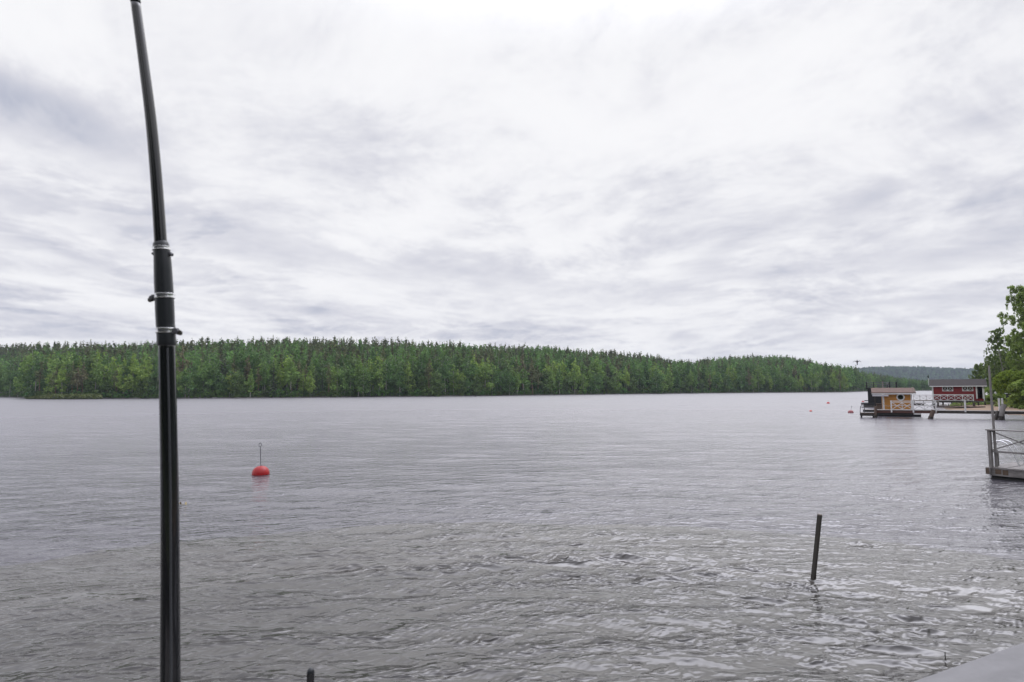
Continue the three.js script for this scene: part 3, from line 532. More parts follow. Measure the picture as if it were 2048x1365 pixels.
function boards(parent, x0, x1, y0, y1, size, z, material, holes = []) { // lapped boards round the openings
  const n = Math.max(1, Math.round((y1 - y0) / size)), h = (y1 - y0) / n;
  for (let i = 0; i < n; i++) {
    const a = y0 + i * h, b = a + h - 0.012; let spans = [[x0, x1, a, b]];
    for (const [hx0, hx1, hy0, hy1] of holes) spans = spans.flatMap(([s0, s1, t0, t1]) => {
      if (hx1 <= s0 || hx0 >= s1 || hy1 <= t0 || hy0 >= t1) return [[s0, s1, t0, t1]];
      const out = []; if (hx0 > s0) out.push([s0, hx0, t0, t1]); if (hx1 < s1) out.push([hx1, s1, t0, t1]);
      const m0 = Math.max(s0, hx0), m1 = Math.min(s1, hx1); if (hy0 > t0) out.push([m0, m1, t0, hy0]); if (hy1 < t1) out.push([m0, m1, hy1, t1]); return out;
    });
    for (const [s0, s1, t0, t1] of spans) if (s1 - s0 > 0.02 && t1 - t0 > 0.015) { const g = block(s0, s1, t0, t1, z, z + 0.025).rotateX(0); part('board', g, material, parent); }
  }
}
function slope(x0, x1, ya, za, yb, zb, thick) {                 // a roof slab from (ya, za) up to (yb, zb)
  const len = Math.hypot(yb - ya, zb - za), g = new THREE.BoxGeometry(x1 - x0, thick, len); g.rotateX(Math.atan2(yb - ya, -(zb - za))); g.userData.along = 0;
  return g.translate((x0 + x1) / 2, (ya + yb) / 2 + thick / 2, (za + zb) / 2);
}

// ------------------------------------------------------------------ the red boathouse
{
  const F = standing(onLevel(1916, 812), -36 * DEG), L = F.at, t = thing('boathouse', 'red wooden boathouse with white trim, crossed windows and an open door at the water', 'boathouse', F.origin, F.turn);
  const x0 = L(1865.5, 790).x, x1 = L(1969.5, 790).x, floor = L(1916, 801.5).y, eave = L(1916, 771).y, ridgeY = eave + 0.78, deep = 4.6;
  const box = (a, b, c, d) => { const p = L(a, b), q = L(c, d); return [p.x, q.x, q.y, p.y]; };
  const w1 = box(1886, 772.9, 1905.8, 781.8), w2 = box(1926, 772.7, 1945.9, 781.6), door = box(1954.6, 772.4, 1966.4, 798);
  boards(t, x0, x1, floor, eave, 0.17, -0.03, M.red, [w1, w2, door]);
  const solid = [block(x0, w1[0], floor, eave, -0.12, -0.032), block(w1[1], w2[0], floor, eave, -0.12, -0.032), block(w2[1], door[0], floor, eave, -0.12, -0.032), block(door[1], x1, floor, eave, -0.12, -0.032)];
  for (const w of [w1, w2]) solid.push(block(w[0], w[1], floor, w[2], -0.12, -0.032), block(w[0], w[1], w[3], eave, -0.12, -0.032));
  solid.push(block(door[0], door[1], door[3], eave, -0.12, -0.032), block(door[0], door[1], floor, door[2], -0.12, -0.032), block(x0, x0 + 0.1, floor, eave, -deep, -0.122), block(x1 - 0.1, x1, floor, eave, -deep, -0.122), block(x0 + 0.1, x1 - 0.1, floor, eave, -deep, -deep + 0.1));
  for (const x of [x0, x1 - 0.1]) { const s = new THREE.Shape([new THREE.Vector2(0, 0), new THREE.Vector2(-deep, 0), new THREE.Vector2(-deep / 2, ridgeY - eave - 0.03)]); solid.push(new THREE.ExtrudeGeometry(s, { depth: 0.1, bevelEnabled: false }).rotateY(-Math.PI / 2).translate(x + 0.1, eave, 0).rotateY(0).applyMatrix4(new THREE.Matrix4().makeScale(1, 1, 1))); }
  part('wall', solid.slice(0, -2), M.red, t);
  part('floor', [block(x0, x1, floor - 0.16, floor, -deep, -0.005)], M.darkWood, t);
  part('ceiling', block(x0 + 0.1, x1 - 0.1, eave - 0.05, eave - 0.01, -deep + 0.1, -0.12), M.darkWood, t);
  const r0 = L(1859.5, 770).x, r1 = L(1974.5, 770).x, roof = part('roof', [slope(r0, r1, eave - 0.12, 0.42, ridgeY, -deep / 2, 0.09), slope(r0, r1, eave - 0.12, -deep - 0.42, ridgeY, -deep / 2 + 0.01, 0.09)], M.roofFelt, t);
  part('gable_infill', [block(x0 + 0.02, x0 + 0.08, eave, ridgeY - 0.25, -deep / 2 - 1.1, -deep / 2 + 1.1), block(x1 - 0.08, x1 - 0.02, eave, ridgeY - 0.25, -deep / 2 - 1.1, -deep / 2 + 1.1)], M.red, t);
  part('fascia', block(r0, r1, eave - 0.2, eave - 0.07, 0.4, 0.43), M.white, t);
  for (const x of [r0 - 0.02, r1 - 0.01]) part('bargeboard', slope(x, x + 0.03, eave - 0.2, 0.42, ridgeY - 0.05, -deep / 2, 0.1), M.roofFelt, t);
  for (const [a, b] of [[x0 - 0.02, x0 + 0.14], [x1 - 0.1, x1 + 0.02]]) part('corner_board', block(a, b, floor, eave, -0.004, 0.03), M.white, t);
  for (const w of [w1, w2]) {
    const f = part('window', [block(w[0] - 0.08, w[0], w[2] - 0.08, w[3] + 0.08, -0.06, 0.035), block(w[1], w[1] + 0.08, w[2] - 0.08, w[3] + 0.08, -0.06, 0.035), block(w[0], w[1], w[3], w[3] + 0.08, -0.06, 0.035), block(w[0], w[1], w[2] - 0.08, w[2], -0.06, 0.035), block((w[0] + w[1]) / 2 - 0.04, (w[0] + w[1]) / 2 + 0.04, w[2], w[3], -0.06, 0.02)], M.white, t);
    for (const k of [0, 1]) {
      const a = k ? (w[0] + w[1]) / 2 + 0.04 : w[0], b = k ? w[1] : (w[0] + w[1]) / 2 - 0.04;
      part('pane', block(a, b, w[2], w[3], -0.075, -0.068), M.glass, f);
      part('glazing_bar', [beam(V(a, w[2], -0.04), V(b, w[3], -0.04), 0.05, 0.03)], M.white, f); part('glazing_bar', [beam(V(a, w[3], -0.02), V(b, w[2], -0.02), 0.05, 0.03)], M.white, f);
    }
  }
  part('door_frame', [block(door[0] - 0.16, door[0], door[2], door[3] + 0.14, -0.06, 0.035), block(door[1], door[1] + 0.16, door[2], door[3] + 0.14, -0.06, 0.035), block(door[0], door[1], door[3], door[3] + 0.14, -0.06, 0.035)], M.white, t);
  part('door', block(door[0] + 0.02, door[0] + 0.07, door[2], door[3], -0.95, -0.13), M.darkWood, t);
  part('shelf', [block(door[0] - 1.6, door[1], door[2] + 0.75, door[2] + 0.8, -2.6, -2.2), block(door[0] - 0.3, door[0] + 0.3, door[2] + 0.8, door[2] + 1.15, -2.55, -2.25)], M.greyWood, t);
  for (const px of [1868, 1886, 1904, 1922, 1940, 1962]) for (const back of [0.35, deep - 0.3]) part('stilt', block(L(px, 800).x - 0.09, L(px, 800).x + 0.09, -0.6, floor - 0.16, -back - 0.09, -back + 0.09), M.darkWood, t);
  part('step', [block(door[0] - 0.2, door[1] + 0.2, floor - 0.42, floor - 0.3, 0.06, 0.7), block(door[0] - 0.1, door[0], floor - 1.0, floor - 0.42, 0.1, 0.6), block(door[1], door[1] + 0.1, floor - 1.0, floor - 0.42, 0.1, 0.6)], M.greyWood, t);
  part('footing', block(L(1945, 801).x, L(1952, 801).x, -0.3, L(1948, 801.5).y, 0.1, 0.6), M.stone, t);
  // pipe and vane at the left end of the roof
  const v = L(1858.3, 770), v2 = L(1858.3, 757), v3 = L(1858.2, 749.5);
  const vane = thing('weather_vane', 'thin pale mast with a small dark vane above the left end of the red roof', 'weather vane', F.origin, F.turn);
  part('mast', rod(V(v.x, v.y - 0.1, 0.4), V(v.x, v2.y, 0.4), 0.03), M.white, vane); part('vane', [rod(V(v.x, v2.y, 0.4), V(v.x, v3.y, 0.4), 0.07, 0.02), block(v.x - 0.1, v.x + 0.06, v2.y + 0.12, v2.y + 0.34, 0.37, 0.43)], M.black, vane);
  // railing along the front
  const R = thing('railing', 'white railing of crossed boards along the front of the red boathouse', 'railing', F.origin, F.turn), z = 0.62, y = (py) => L(1905, py, -z).y, X = (px) => L(px, 795, -z).x;
  part('rail', block(X(1866.5), X(1948), y(791.4), y(789.4), z - 0.04, z + 0.04), M.white, R); part('rail', block(X(1866.5), X(1948), y(801.9), y(801), z - 0.03, z + 0.03), M.white, R);
  crossPanel(R, X(1867), X(1925), y(801), y(791.4), z, 0.055, M.white, 4);
  for (const px of [1866.8, 1925.5, 1947.3]) part('post', block(X(px) - 0.05, X(px) + 0.05, y(802.5), y(789.2), z - 0.045, z + 0.045), M.white, R);
  crossPanel(R, X(1926), X(1947), y(801), y(791.4), z, 0.06, M.white, 2);
  part('joist', [block(X(1866), X(1949), floor - 0.3, floor - 0.16, 0.0, z + 0.06)], M.darkWood, R);
  // the walkway to the left of the house with the same railing
  const W = thing('railing', 'paler white crossed railing on the walkway left of the red boathouse', 'railing', F.origin, F.turn), q = 1.5, yy = (py) => L(1848, py, q).y, XX = (px) => L(px, 795, q).x;
  for (const [a, b] of [[791.2, 790.2], [793.2, 792.4]]) part('rail', block(XX(1827), XX(1867), yy(a), yy(b), -q - 0.03, -q + 0.03), M.white, W);
  for (const px of [1827.5, 1840, 1853, 1866]) part('post', block(XX(px) - 0.04, XX(px) + 0.04, yy(802), yy(790), -q - 0.04, -q + 0.04), M.white, W);
  crossPanel(W, XX(1828), XX(1866), yy(800.5), yy(793.4), -q, 0.05, M.white, 3);
  part('deck', [block(XX(1826), XX(1868), yy(802.5), yy(800.8), -q - 0.9, -q + 0.1)], M.paleWood, W);
  for (const px of [1829, 1847, 1865]) part('stilt', rod(V(XX(px), -0.5, -q), V(XX(px), yy(802.5), -q), 0.06), M.greyWood, W);
  const boat = thing('rowing_boat', 'dark low rowing boat seen through the walkway railing', 'boat', V(F.origin.x - 4.6, 0, F.origin.z - 6.5), -30 * DEG), hull = [];
  for (let i = 0; i <= 12; i++) { const u = i / 12, w = 0.62 * Math.pow(Math.sin(Math.PI * clamp(0.08 + 0.9 * u, 0, 1)), 0.6); for (let k = 0; k <= 8; k++) { const a = Math.PI * k / 8; hull.push((u - 0.5) * 4.4, 0.55 - 0.62 * Math.sin(a) * (w + 0.1) + 0.22 * Math.pow(2 * u - 1, 2) + 0.35, Math.cos(a) * w); } }
  const idx = []; for (let i = 0; i < 12; i++) for (let k = 0; k < 8; k++) { const a = i * 9 + k; idx.push(a, a + 9, a + 1, a + 1, a + 9, a + 10); }
  const hg = new THREE.BufferGeometry(); hg.setAttribute('position', new THREE.Float32BufferAttribute(hull, 3)); hg.setIndex(idx); hg.computeVertexNormals(); part('hull', hg.translate(0, -0.42, 0), M.tar, boat); for (const u of [-1, 0.6]) part('thwart', block(u - 0.13, u + 0.13, 0.36, 0.4, -0.5, 0.5), M.darkWood, boat);
}

// ------------------------------------------------------------------ the dark sauna raft behind the yellow one
{
  const F = standing(onLevel(1762, 815.5), -31 * DEG), L = F.at, t = thing('sauna_raft', 'black wooden sauna raft with a railed roof terrace, half hidden behind the yellow cabin', 'raft', F.origin, F.turn);
  const x0 = L(1736.5, 800).x, x1 = L(1797, 800).x, deck = L(1750, 807).y, top = L(1750, 778.5).y, deep = 3.4, back = 0.5;
  boards(t, x0, x1, deck, top, 0.16, -back, M.tar);
  part('cabin', block(x0, x1, deck, top, -back - deep, -back - 0.003), M.tar, t);
  part('roof', [block(x0 - 0.2, x1 + 0.15, top, top + 0.14, -back - deep - 0.15, -back + 0.3)], M.black, t);
  part('skylight', [block(L(1747, 777).x, L(1758, 777).x, top + 0.141, top + 0.2, -2.4, -1.2), block(L(1776, 777).x, L(1785, 777).x, top + 0.141, top + 0.2, -2.4, -1.2)], M.paleWood, t);
  part('deck', block(L(1722.5, 806).x, x1 + 0.3, deck - 0.2, deck, -back - deep - 0.2, 0.6), M.tar, t);
  for (const z of [-0.2, -2.8]) part('pontoon', rod(V(L(1728, 812).x, 0.14, z), V(x1 + 0.2, 0.14, z), 0.3, 0.3, 14), M.greyWood, t);
  part('bracket', block(L(1729, 802).x, x0, L(1730, 803).y, L(1730, 801.3).y, -1, -0.8), M.black, t);
  const posts = [1733.5, 1748, 1780, 1794]; for (const px of posts) for (const z of [-back - 0.1, -back - deep + 0.1]) part('post', block(L(px, 770).x - 0.05, L(px, 770).x + 0.05, top + 0.14, L(px, 764.5).y, z - 0.05, z + 0.05), M.black, t);
  for (const py of [765.5, 769.5, 773]) for (const z of [-back - 0.1, -back - deep + 0.1]) part('rail', rod(V(L(1731, py).x, L(1750, py).y, z), V(L(1795, py).x, L(1750, py).y, z), 0.022), M.thinSteel, t);
  const c1 = L(1766.3, 770).x, c2 = L(1775.3, 770).x;
  part('flue', [rod(V(c1, top + 0.1, -1.9), V(c1, L(1766, 763.5).y, -1.9), 0.075, 0.075, 12), new THREE.CylinderGeometry(0.15, 0.12, 0.06, 12).translate(c1, L(1766, 763.3).y, -1.9)], M.paleWood, t); part('stovepipe', [rod(V(c2, top + 0.1, -1.5), V(c2, L(1775, 769).y, -1.5), 0.085, 0.085, 12), new THREE.CylinderGeometry(0.05, 0.17, 0.12, 12).translate(c2, L(1775, 768).y, -1.5)], M.black, t);
  const G = standing(onLevel(1838, 811), -31 * DEG), d = thing('floating_dock', 'low dark grey floating dock right of the yellow cabin', 'dock', G.origin, G.turn), a = G.at(1826, 808).x, b = G.at(1851, 808).x, h = G.at(1838, 807).y;
  part('deck', block(a, b, h - 0.12, h, -1.4, 0), M.greyWood, d); part('float', [block(a + 0.1, b - 0.1, -0.15, h - 0.12, -1.3, -0.1)], M.darkWood, d);
}

// ------------------------------------------------------------------ the yellow sauna raft
{
  const F = standing(onLevel(1797, 833.5), -30 * DEG), L = F.at, t = thing('sauna_raft', 'yellow floating sauna cabin with a white ringed porthole and brown roof', 'raft', F.origin, F.turn);
  const x0 = L(1765.6, 800).x, x1 = L(1824.6, 800).x, deck = L(1797, 821.5).y, eave = L(1797, 789.5).y, deep = 2.5, ridge = L(1797, 777.6, deep / 2).y;
  const port = L(1801.6, 795), R = 0.30;
  boards(t, x0 + 0.1, x1 - 0.08, deck, eave, 0.145, -0.02, M.yellow, [[port.x - R * 0.8, port.x + R * 0.8, port.y - R * 0.8, port.y + R * 0.8]]);
  part('cabin', [block(x0, x1, deck, port.y - R * 0.8, -deep, -0.021), block(x0, x1, port.y + R * 0.8, eave, -deep, -0.021), block(x0, port.x - R * 0.8, port.y - R * 0.8, port.y + R * 0.8, -deep, -0.021), block(port.x + R * 0.8, x1, port.y - R * 0.8, port.y + R * 0.8, -deep, -0.021)], M.yellow, t);
  part('interior_wall', block(port.x - R * 0.8, port.x + R * 0.8, port.y - R * 0.8, port.y + R * 0.8, -deep, -1.2), M.inside, t);
  const ring = part('window', [new THREE.LatheGeometry([[R * 0.72, -0.02], [R * 0.72, 0.05], [R * 0.8, 0.07], [R * 0.98, 0.07], [R * 1.06, 0.04], [R * 1.06, -0.02], [R * 0.72, -0.02]].map(([a, b]) => new THREE.Vector2(a, b)), 36).rotateX(Math.PI / 2).translate(port.x, port.y, 0.01)], M.white, t);
  part('pane', new THREE.CylinderGeometry(R * 0.74, R * 0.74, 0.01, 30).rotateX(Math.PI / 2).translate(port.x, port.y, -0.008), M.glass, ring);
  part('corner_board', block(x0 - 0.01, x0 + 0.13, deck, eave, -0.018, 0.03), M.white, t); part('corner_board', block(x1 - 0.1, x1 + 0.01, deck, eave, -0.018, 0.03), M.white, t);
  const r0 = L(1743.5, 787).x, r1 = L(1827, 787).x, r2 = L(1832, 787).x, low = L(1797, 787).y;
  part('roof', [slope(r0, r1 - 0.02, low, 0.36, ridge, -deep / 2, 0.07), slope(r0, r1 - 0.02, low, -deep - 0.36, ridge, -deep / 2 + 0.01, 0.07), slope(r1 + 0.12, r2, low, 0.3, ridge - 0.03, -deep / 2, 0.07), slope(r1 + 0.12, r2, low, -deep - 0.3, ridge - 0.03, -deep / 2, 0.07)], M.roofPink, t);
  part('ridge_cap', [slope(r1 - 0.02, r1 + 0.12, low + 0.02, 0.38, ridge + 0.02, -deep / 2, 0.08)], M.brownWood, t);
  part('fascia', [block(r0, r2, low - 0.1, low - 0.01, 0.31, 0.35)], M.white, t); part('gutter', [block(r0 + 0.05, L(1777, 790).x, low - 0.27, low - 0.13, 0.28, 0.42)], matt(0.55, 0.54, 0.58), t);
  part('porch_post', [block(r0 + 0.25, r0 + 0.33, deck, low - 0.1, -deep - 0.1, -deep)], M.darkWood, t);
  part('deck', [block(L(1748, 822).x, L(1846, 822).x, deck - 0.13, deck, -deep - 0.3, 0.1)], M.brownWood, t);
  for (const z of [-0.35, -2.0]) part('pontoon', [rod(V(L(1750, 830).x, 0.12, z), V(L(1843, 830).x, 0.12, z), 0.3, 0.3, 14)], M.black, t);
  part('bench', [block(L(1753, 810).x, L(1765, 810).x, L(1760, 809).y, L(1760, 807.6).y, -0.6, 0.05), block(L(1754, 810).x, L(1764, 810).x, deck, L(1760, 809).y, -0.5, -0.05)], M.brownWood, t);
  part('white_fender', block(L(1828, 830).x, L(1843, 830).x, 0.2, 0.32, -0.5, 0.3), M.white, t);
  const m = thing('mast', 'thin dark mast at the right end of the yellow cabin roof', 'mast', F.origin, F.turn); part('pole', rod(V(L(1824.6, 790).x, deck, -deep - 0.1), V(L(1824.6, 762).x, L(1824.6, 762).y, -deep - 0.1), 0.025, 0.018), M.thinSteel, m); part('foot', block(L(1824.6, 790).x - 0.06, L(1824.6, 790).x + 0.06, deck, deck + 0.08, -deep - 0.16, -deep - 0.04), M.thinSteel, m);
}

// ------------------------------------------------------------------ the pier in front
{
  const F = standing(onLevel(1800, 837), -29 * DEG), L = F.at, X = (px, py = 822) => L(px, py).x, pier = thing('pier', 'long low wooden pier running from the beach past the yellow cabin', 'pier', F.origin, F.turn), top = L(1800, 820.6).y;
  const xl = X(1727), xr = X(2048) + 7, planks = []; for (let x = xl, k = 0; x < xr; x += 0.15, k++) planks.push(block(x, x + 0.138, top - 0.04 + 0.006 * noise(k * 1.7, 3), top + 0.004 * noise(k * 2.3, 9), -1.25 - 0.02 * noise(k, 1), 0.02 + 0.02 * noise(k, 5)));
  const deck = part('deck_planks', planks, M.greyWood, pier); deck.userData.kind = 'stuff';
  part('beam', block(X(1750), X(1876), top - 0.26, top - 0.042, -0.06, -0.01), M.redBeam, pier); part('beam', block(X(1876) + 0.004, xr, top - 0.24, top - 0.042, -0.06, -0.01), M.darkWood, pier); part('beam', block(xl, xr, top - 0.24, top - 0.042, -1.2, -1.12), M.darkWood, pier);
  for (const px of [1753, 1866, 2012]) part('pile', rod(V(X(px), -0.9, -0.9), V(X(px), top - 0.05, -0.9), 0.08), M.wetWood, pier);
  const low = thing('swimming_platform', 'low brown platform at the left end of the pier', 'platform', F.origin, F.turn), ly = L(1735, 826).y, z = 0.4;
  for (let k = 0; k < 8; k++) part('plank', block(X(1720.5), X(1750), ly - 0.04, ly, z - 0.12 * k - 0.11, z - 0.12 * k), M.brownWood, low);
  part('beam', block(X(1720.5), X(1750), ly - 0.26, ly - 0.043, z - 0.08, z - 0.02), M.wetWood, low); part('beam', block(X(1720.5), X(1750), ly - 0.26, ly - 0.043, z - 0.95, z - 0.88), M.wetWood, low);
  for (const px of [1723, 1747]) part('pile', rod(V(X(px), -0.9, z - 0.5), V(X(px), ly - 0.05, z - 0.5), 0.07), M.wetWood, low);
  const lad = thing('ladder', 'thin grey bathing ladder hoop at the left tip of the pier', 'ladder', F.origin, F.turn);
  for (const dz of [0, -0.45]) part('hoop', tube([L(1720.6, 831).setZ(z - 0.1 + dz), L(1721.2, 818).setZ(z - 0.1 + dz), L(1722.6, 812).setZ(z - 0.1 + dz), L(1726.5, 811.5).setZ(z - 0.1 + dz), L(1728.8, 814).setZ(z - 0.1 + dz), V(L(1729, 822).x, ly, z - 0.1 + dz)], 0.022), M.thinSteel, lad);
  for (const y of [0.28, 0.05]) part('rung', rod(V(X(1720.7), y, z - 0.1), V(X(1720.7), y, z - 0.55), 0.018), M.thinSteel, lad);
  // posts that stand in the water
  function pile(label, a, b, r, m, group) { const base = V(a.x, 0, a.z).applyAxisAngle(V(0, 1, 0), F.turn).add(F.origin), o = thing('mooring_post', label, 'post', base, F.turn, group), d = b.clone().sub(a), p = V(0, 0, 0).addScaledVector(d, -0.7 / d.y); const g = rod(p, V(d.x, d.y, d.z), r * 1.08, r * 0.9, 12); part('pole', g, m, o); part('tarred_foot', rod(V(0, -0.2, 0).addScaledVector(d, 0), V(d.x * 0.25, d.y * 0.25, d.z * 0.25), r * 1.12, r * 1.06, 12), M.wetWood, o); return o; }
  const at = (px, py, zz) => L(px, py, -zz);
  pile('thick brown mooring post at the left end of the pier, left of the yellow cabin', at(1751, 836, 0.3).setY(0), at(1752, 813, 0.3), 0.115, M.brownWood);
  pile('leaning brown log holding up the pier below the white railing', at(1861, 838, 0.28).setY(0), at(1868, 820.5, 0.28), 0.17, M.brownWood);
  pile('big grey log leaning right against the pier near the beach', at(1999.5, 838.5, 0.3).setY(0), at(2009, 809, 0.3), 0.19, M.greyWood);
  pile('short dark log crossing the big grey log by the beach', at(1990, 838.5, 0.5).setY(0), at(1996.5, 823, 0.3), 0.12, M.wetWood);
  // the white railing
  const R = thing('railing', 'white railing with crossed boards on the pier in front of the yellow cabin', 'railing', F.origin, F.turn), zr = 0.06, Y = (py) => L(1828, py, -zr).y;
  for (const px of [1783.5, 1827.3, 1872.4]) part('post', block(X(px) - 0.05, X(px) + 0.05, Y(826), Y(801.6), zr - 0.03, zr + 0.07), M.white, R);
  for (const [a, b] of [[803.4, 802.2], [805.8, 804.6], [820.4, 819.4]]) part('rail', block(X(1783.5), X(1872.4), Y(a), Y(b), zr - 0.06, zr - 0.031), M.white, R);
  part('rail', block(X(1783.5), X(1872.4), Y(812.2), Y(811.2), zr - 0.085, zr - 0.061), M.white, R);
  for (const [a, b] of [[1785.5, 1825.5], [1829.2, 1870.5]]) crossPanel(R, X(a), X(b), Y(819.2), Y(806), zr - 0.03, 0.045, M.white, 2);
  const posts = 'lone white railing posts on the pier';
  for (const [px, y0, y1, label] of [[1931.8, 825, 799.8, 'lone white post on the pier below the red boathouse'], [2000, 824, 797.2, 'left one of two white posts standing together on the pier by the beach'], [2006.4, 822, 797, 'right one of two white posts standing together on the pier by the beach']]) {
    const p = L(px, y0, -zr), o = thing('white_post', label, 'post', p.clone().applyAxisAngle(V(0, 1, 0), F.turn).add(F.origin), F.turn), h = L(px, y1, -zr).y - p.y;
    part('post', block(-0.055, 0.055, 0, h - 0.03, -0.05, 0.05), M.white, o); part('cap', block(-0.06, 0.06, h - 0.03, h, -0.055, 0.055), M.white, o);
  }
  const rope = thing('rope', 'brown mooring rope sagging from the yellow cabin to the white railing', 'rope', F.origin, F.turn); part('strand', tube(sagging(L(1767, 808, 2.4), L(1784, 811, 0.1), 0.14), 0.022), M.rope, rope);
}
// the second walkway behind, with rope rails
{
  const F = standing(onLevel(1885, 818.5), -30 * DEG), L = F.at, w = thing('walkway', 'weathered brown walkway behind the pier leading to the beach', 'walkway', F.origin, F.turn), top = 0.34, x0 = L(1868, 817).x, x1 = L(1972, 817).x;
  const planks = []; for (let x = x0, k = 0; x < x1; x += 0.16, k++) planks.push(block(x, x + 0.145, top - 0.04 + 0.012 * noise(k * 1.3, 4), top + 0.012 * noise(k * 1.9, 7), -1.3, 0.02 * noise(k, 2))); part('deck_planks', planks, M.brownWood, w).userData.kind = 'stuff';
  part('beam', block(x0, x1, top - 0.2, top - 0.055, -0.1, -0.04), M.darkWood, w); for (const px of [1872, 1962]) part('pile', rod(V(L(px, 817).x, -0.8, -0.9), V(L(px, 817).x, top - 0.06, -0.9), 0.07), M.wetWood, w);
  const P0 = L(1876.7, 804.4), bollard = thing('bollard', 'dark bollard with a pale cap on the walkway left of the white post', 'bollard', V(P0.x, top, 0).applyAxisAngle(V(0, 1, 0), F.turn).add(F.origin), F.turn);
  part('post', rod(V(0, 0, -0.2), V(0, P0.y - top, -0.2), 0.1, 0.09, 12), M.darkWood, bollard); part('cap', new THREE.CylinderGeometry(0.11, 0.12, 0.07, 12).translate(0, P0.y - top + 0.02, -0.2), M.paleWood, bollard);
  const P1 = L(1949, 807), stand = thing('bollard', 'dark post under the right end of the boathouse railing', 'bollard', V(P1.x, top, 0).applyAxisAngle(V(0, 1, 0), F.turn).add(F.origin), F.turn); part('post', rod(V(0, 0, -0.2), V(0, P1.y - top, -0.2), 0.13, 0.11, 12), M.darkWood, stand); part('cap', new THREE.CylinderGeometry(0.12, 0.13, 0.05, 12).translate(0, P1.y - top + 0.02, -0.2), M.darkWood, stand);
  const rope = thing('rope', 'sagging rope rail along the brown walkway below the red boathouse', 'rope', F.origin, F.turn), a = V(P0.x, P0.y - 0.1, -0.2), b = V(P1.x, P1.y - 0.15, -0.2), c = a.clone().lerp(b, 0.3).setY(top + 0.3), d = a.clone().lerp(b, 0.65).setY(top + 0.35);
  for (const [p, q, s] of [[a, c, 0.16], [c, d, 0.13], [d, b, 0.13]]) part('strand', tube(sagging(p, q, s), 0.022), M.rope, rope); for (const p of [c, d]) part('picket', rod(V(p.x, top, p.z), p, 0.035), M.darkWood, rope);
  const G = standing(onBank(1970, 77), -30 * DEG), bridge = thing('footbridge', 'low dark boardwalk with thin legs from the bank to the boathouse door', 'boardwalk', G.origin, G.turn), h = G.at(1970, 804).y, e0 = G.at(1953, 804).x, e1 = G.at(1992, 804).x;
  part('deck', block(e0, e1, h - 0.07, h, -0.9, 0), M.darkWood, bridge); for (const px of [1958.5, 1972, 1988]) for (const z of [-0.08, -0.8]) part('leg', block(G.at(px, 804).x - 0.04, G.at(px, 804).x + 0.04, -0.3, h - 0.07, z - 0.04, z + 0.04), M.darkWood, bridge);
}
// things on the bank
{
  const a = onBank(1987, 90), well = thing('well_house', 'small brown box with a pale peaked roof on the bank left of the round bush', 'well house', a, -34 * DEG), y0 = P(1987, 790, 90).y - a.y, y1 = P(1987, 783, 90).y - a.y;
  part('box', block(-0.2, 0.2, -0.1, y0, -0.2, 0.2), M.brownWood, well); part('roof', new THREE.ConeGeometry(0.34, y1 - y0, 4).rotateY(Math.PI / 4).translate(0, (y0 + y1) / 2, 0), M.white, well); part('base', block(-0.26, 0.26, -0.2, 0.08, -0.26, 0.26), M.stone, well);
  const b = onBank(2020, 80), tub = thing('hot_tub', 'dark wooden tub under a grey lid on the grass right of the white posts', 'tub', b, -36 * DEG), t0 = P(2020, 788.5, 80).y - b.y, staves = 20, R = 0.6;
  for (let k = 0; k < staves; k++) { const t = k / staves * 6.283; part('stave', new THREE.BoxGeometry(0.19, t0 + 0.25, 0.05).translate(0, t0 / 2 - 0.12, R).rotateY(t), M.tar, tub); }
  for (const y of [0.15, t0 - 0.2]) part('hoop', new THREE.TorusGeometry(R + 0.035, 0.015, 6, 40).rotateX(Math.PI / 2).translate(0, y, 0), M.thinSteel, tub); part('lid', new THREE.LatheGeometry([[0, 0.13], [0.5, 0.11], [0.78, 0.04], [0.8, 0.01], [0.76, 0], [0, 0]].map(([x, y]) => new THREE.Vector2(x, y)), 32).translate(0, t0 + 0.015, 0), matt(0.3, 0.31, 0.34), tub);
  const c = onBank(2014, 60), log = thing('driftwood', 'pale driftwood stick lying on the sand behind the pier', 'driftwood', c, 0.2); part('stem', tube([V(-0.9, 0.06, 0), V(-0.2, 0.1, 0.08), V(0.5, 0.06, -0.05), V(1.1, 0.09, 0.05)], 0.045), M.paleWood, log); part('branch', tube([V(-0.1, 0.1, 0.05), V(0.2, 0.2, -0.2), V(0.5, 0.16, -0.42)], 0.025), M.paleWood, log);
}

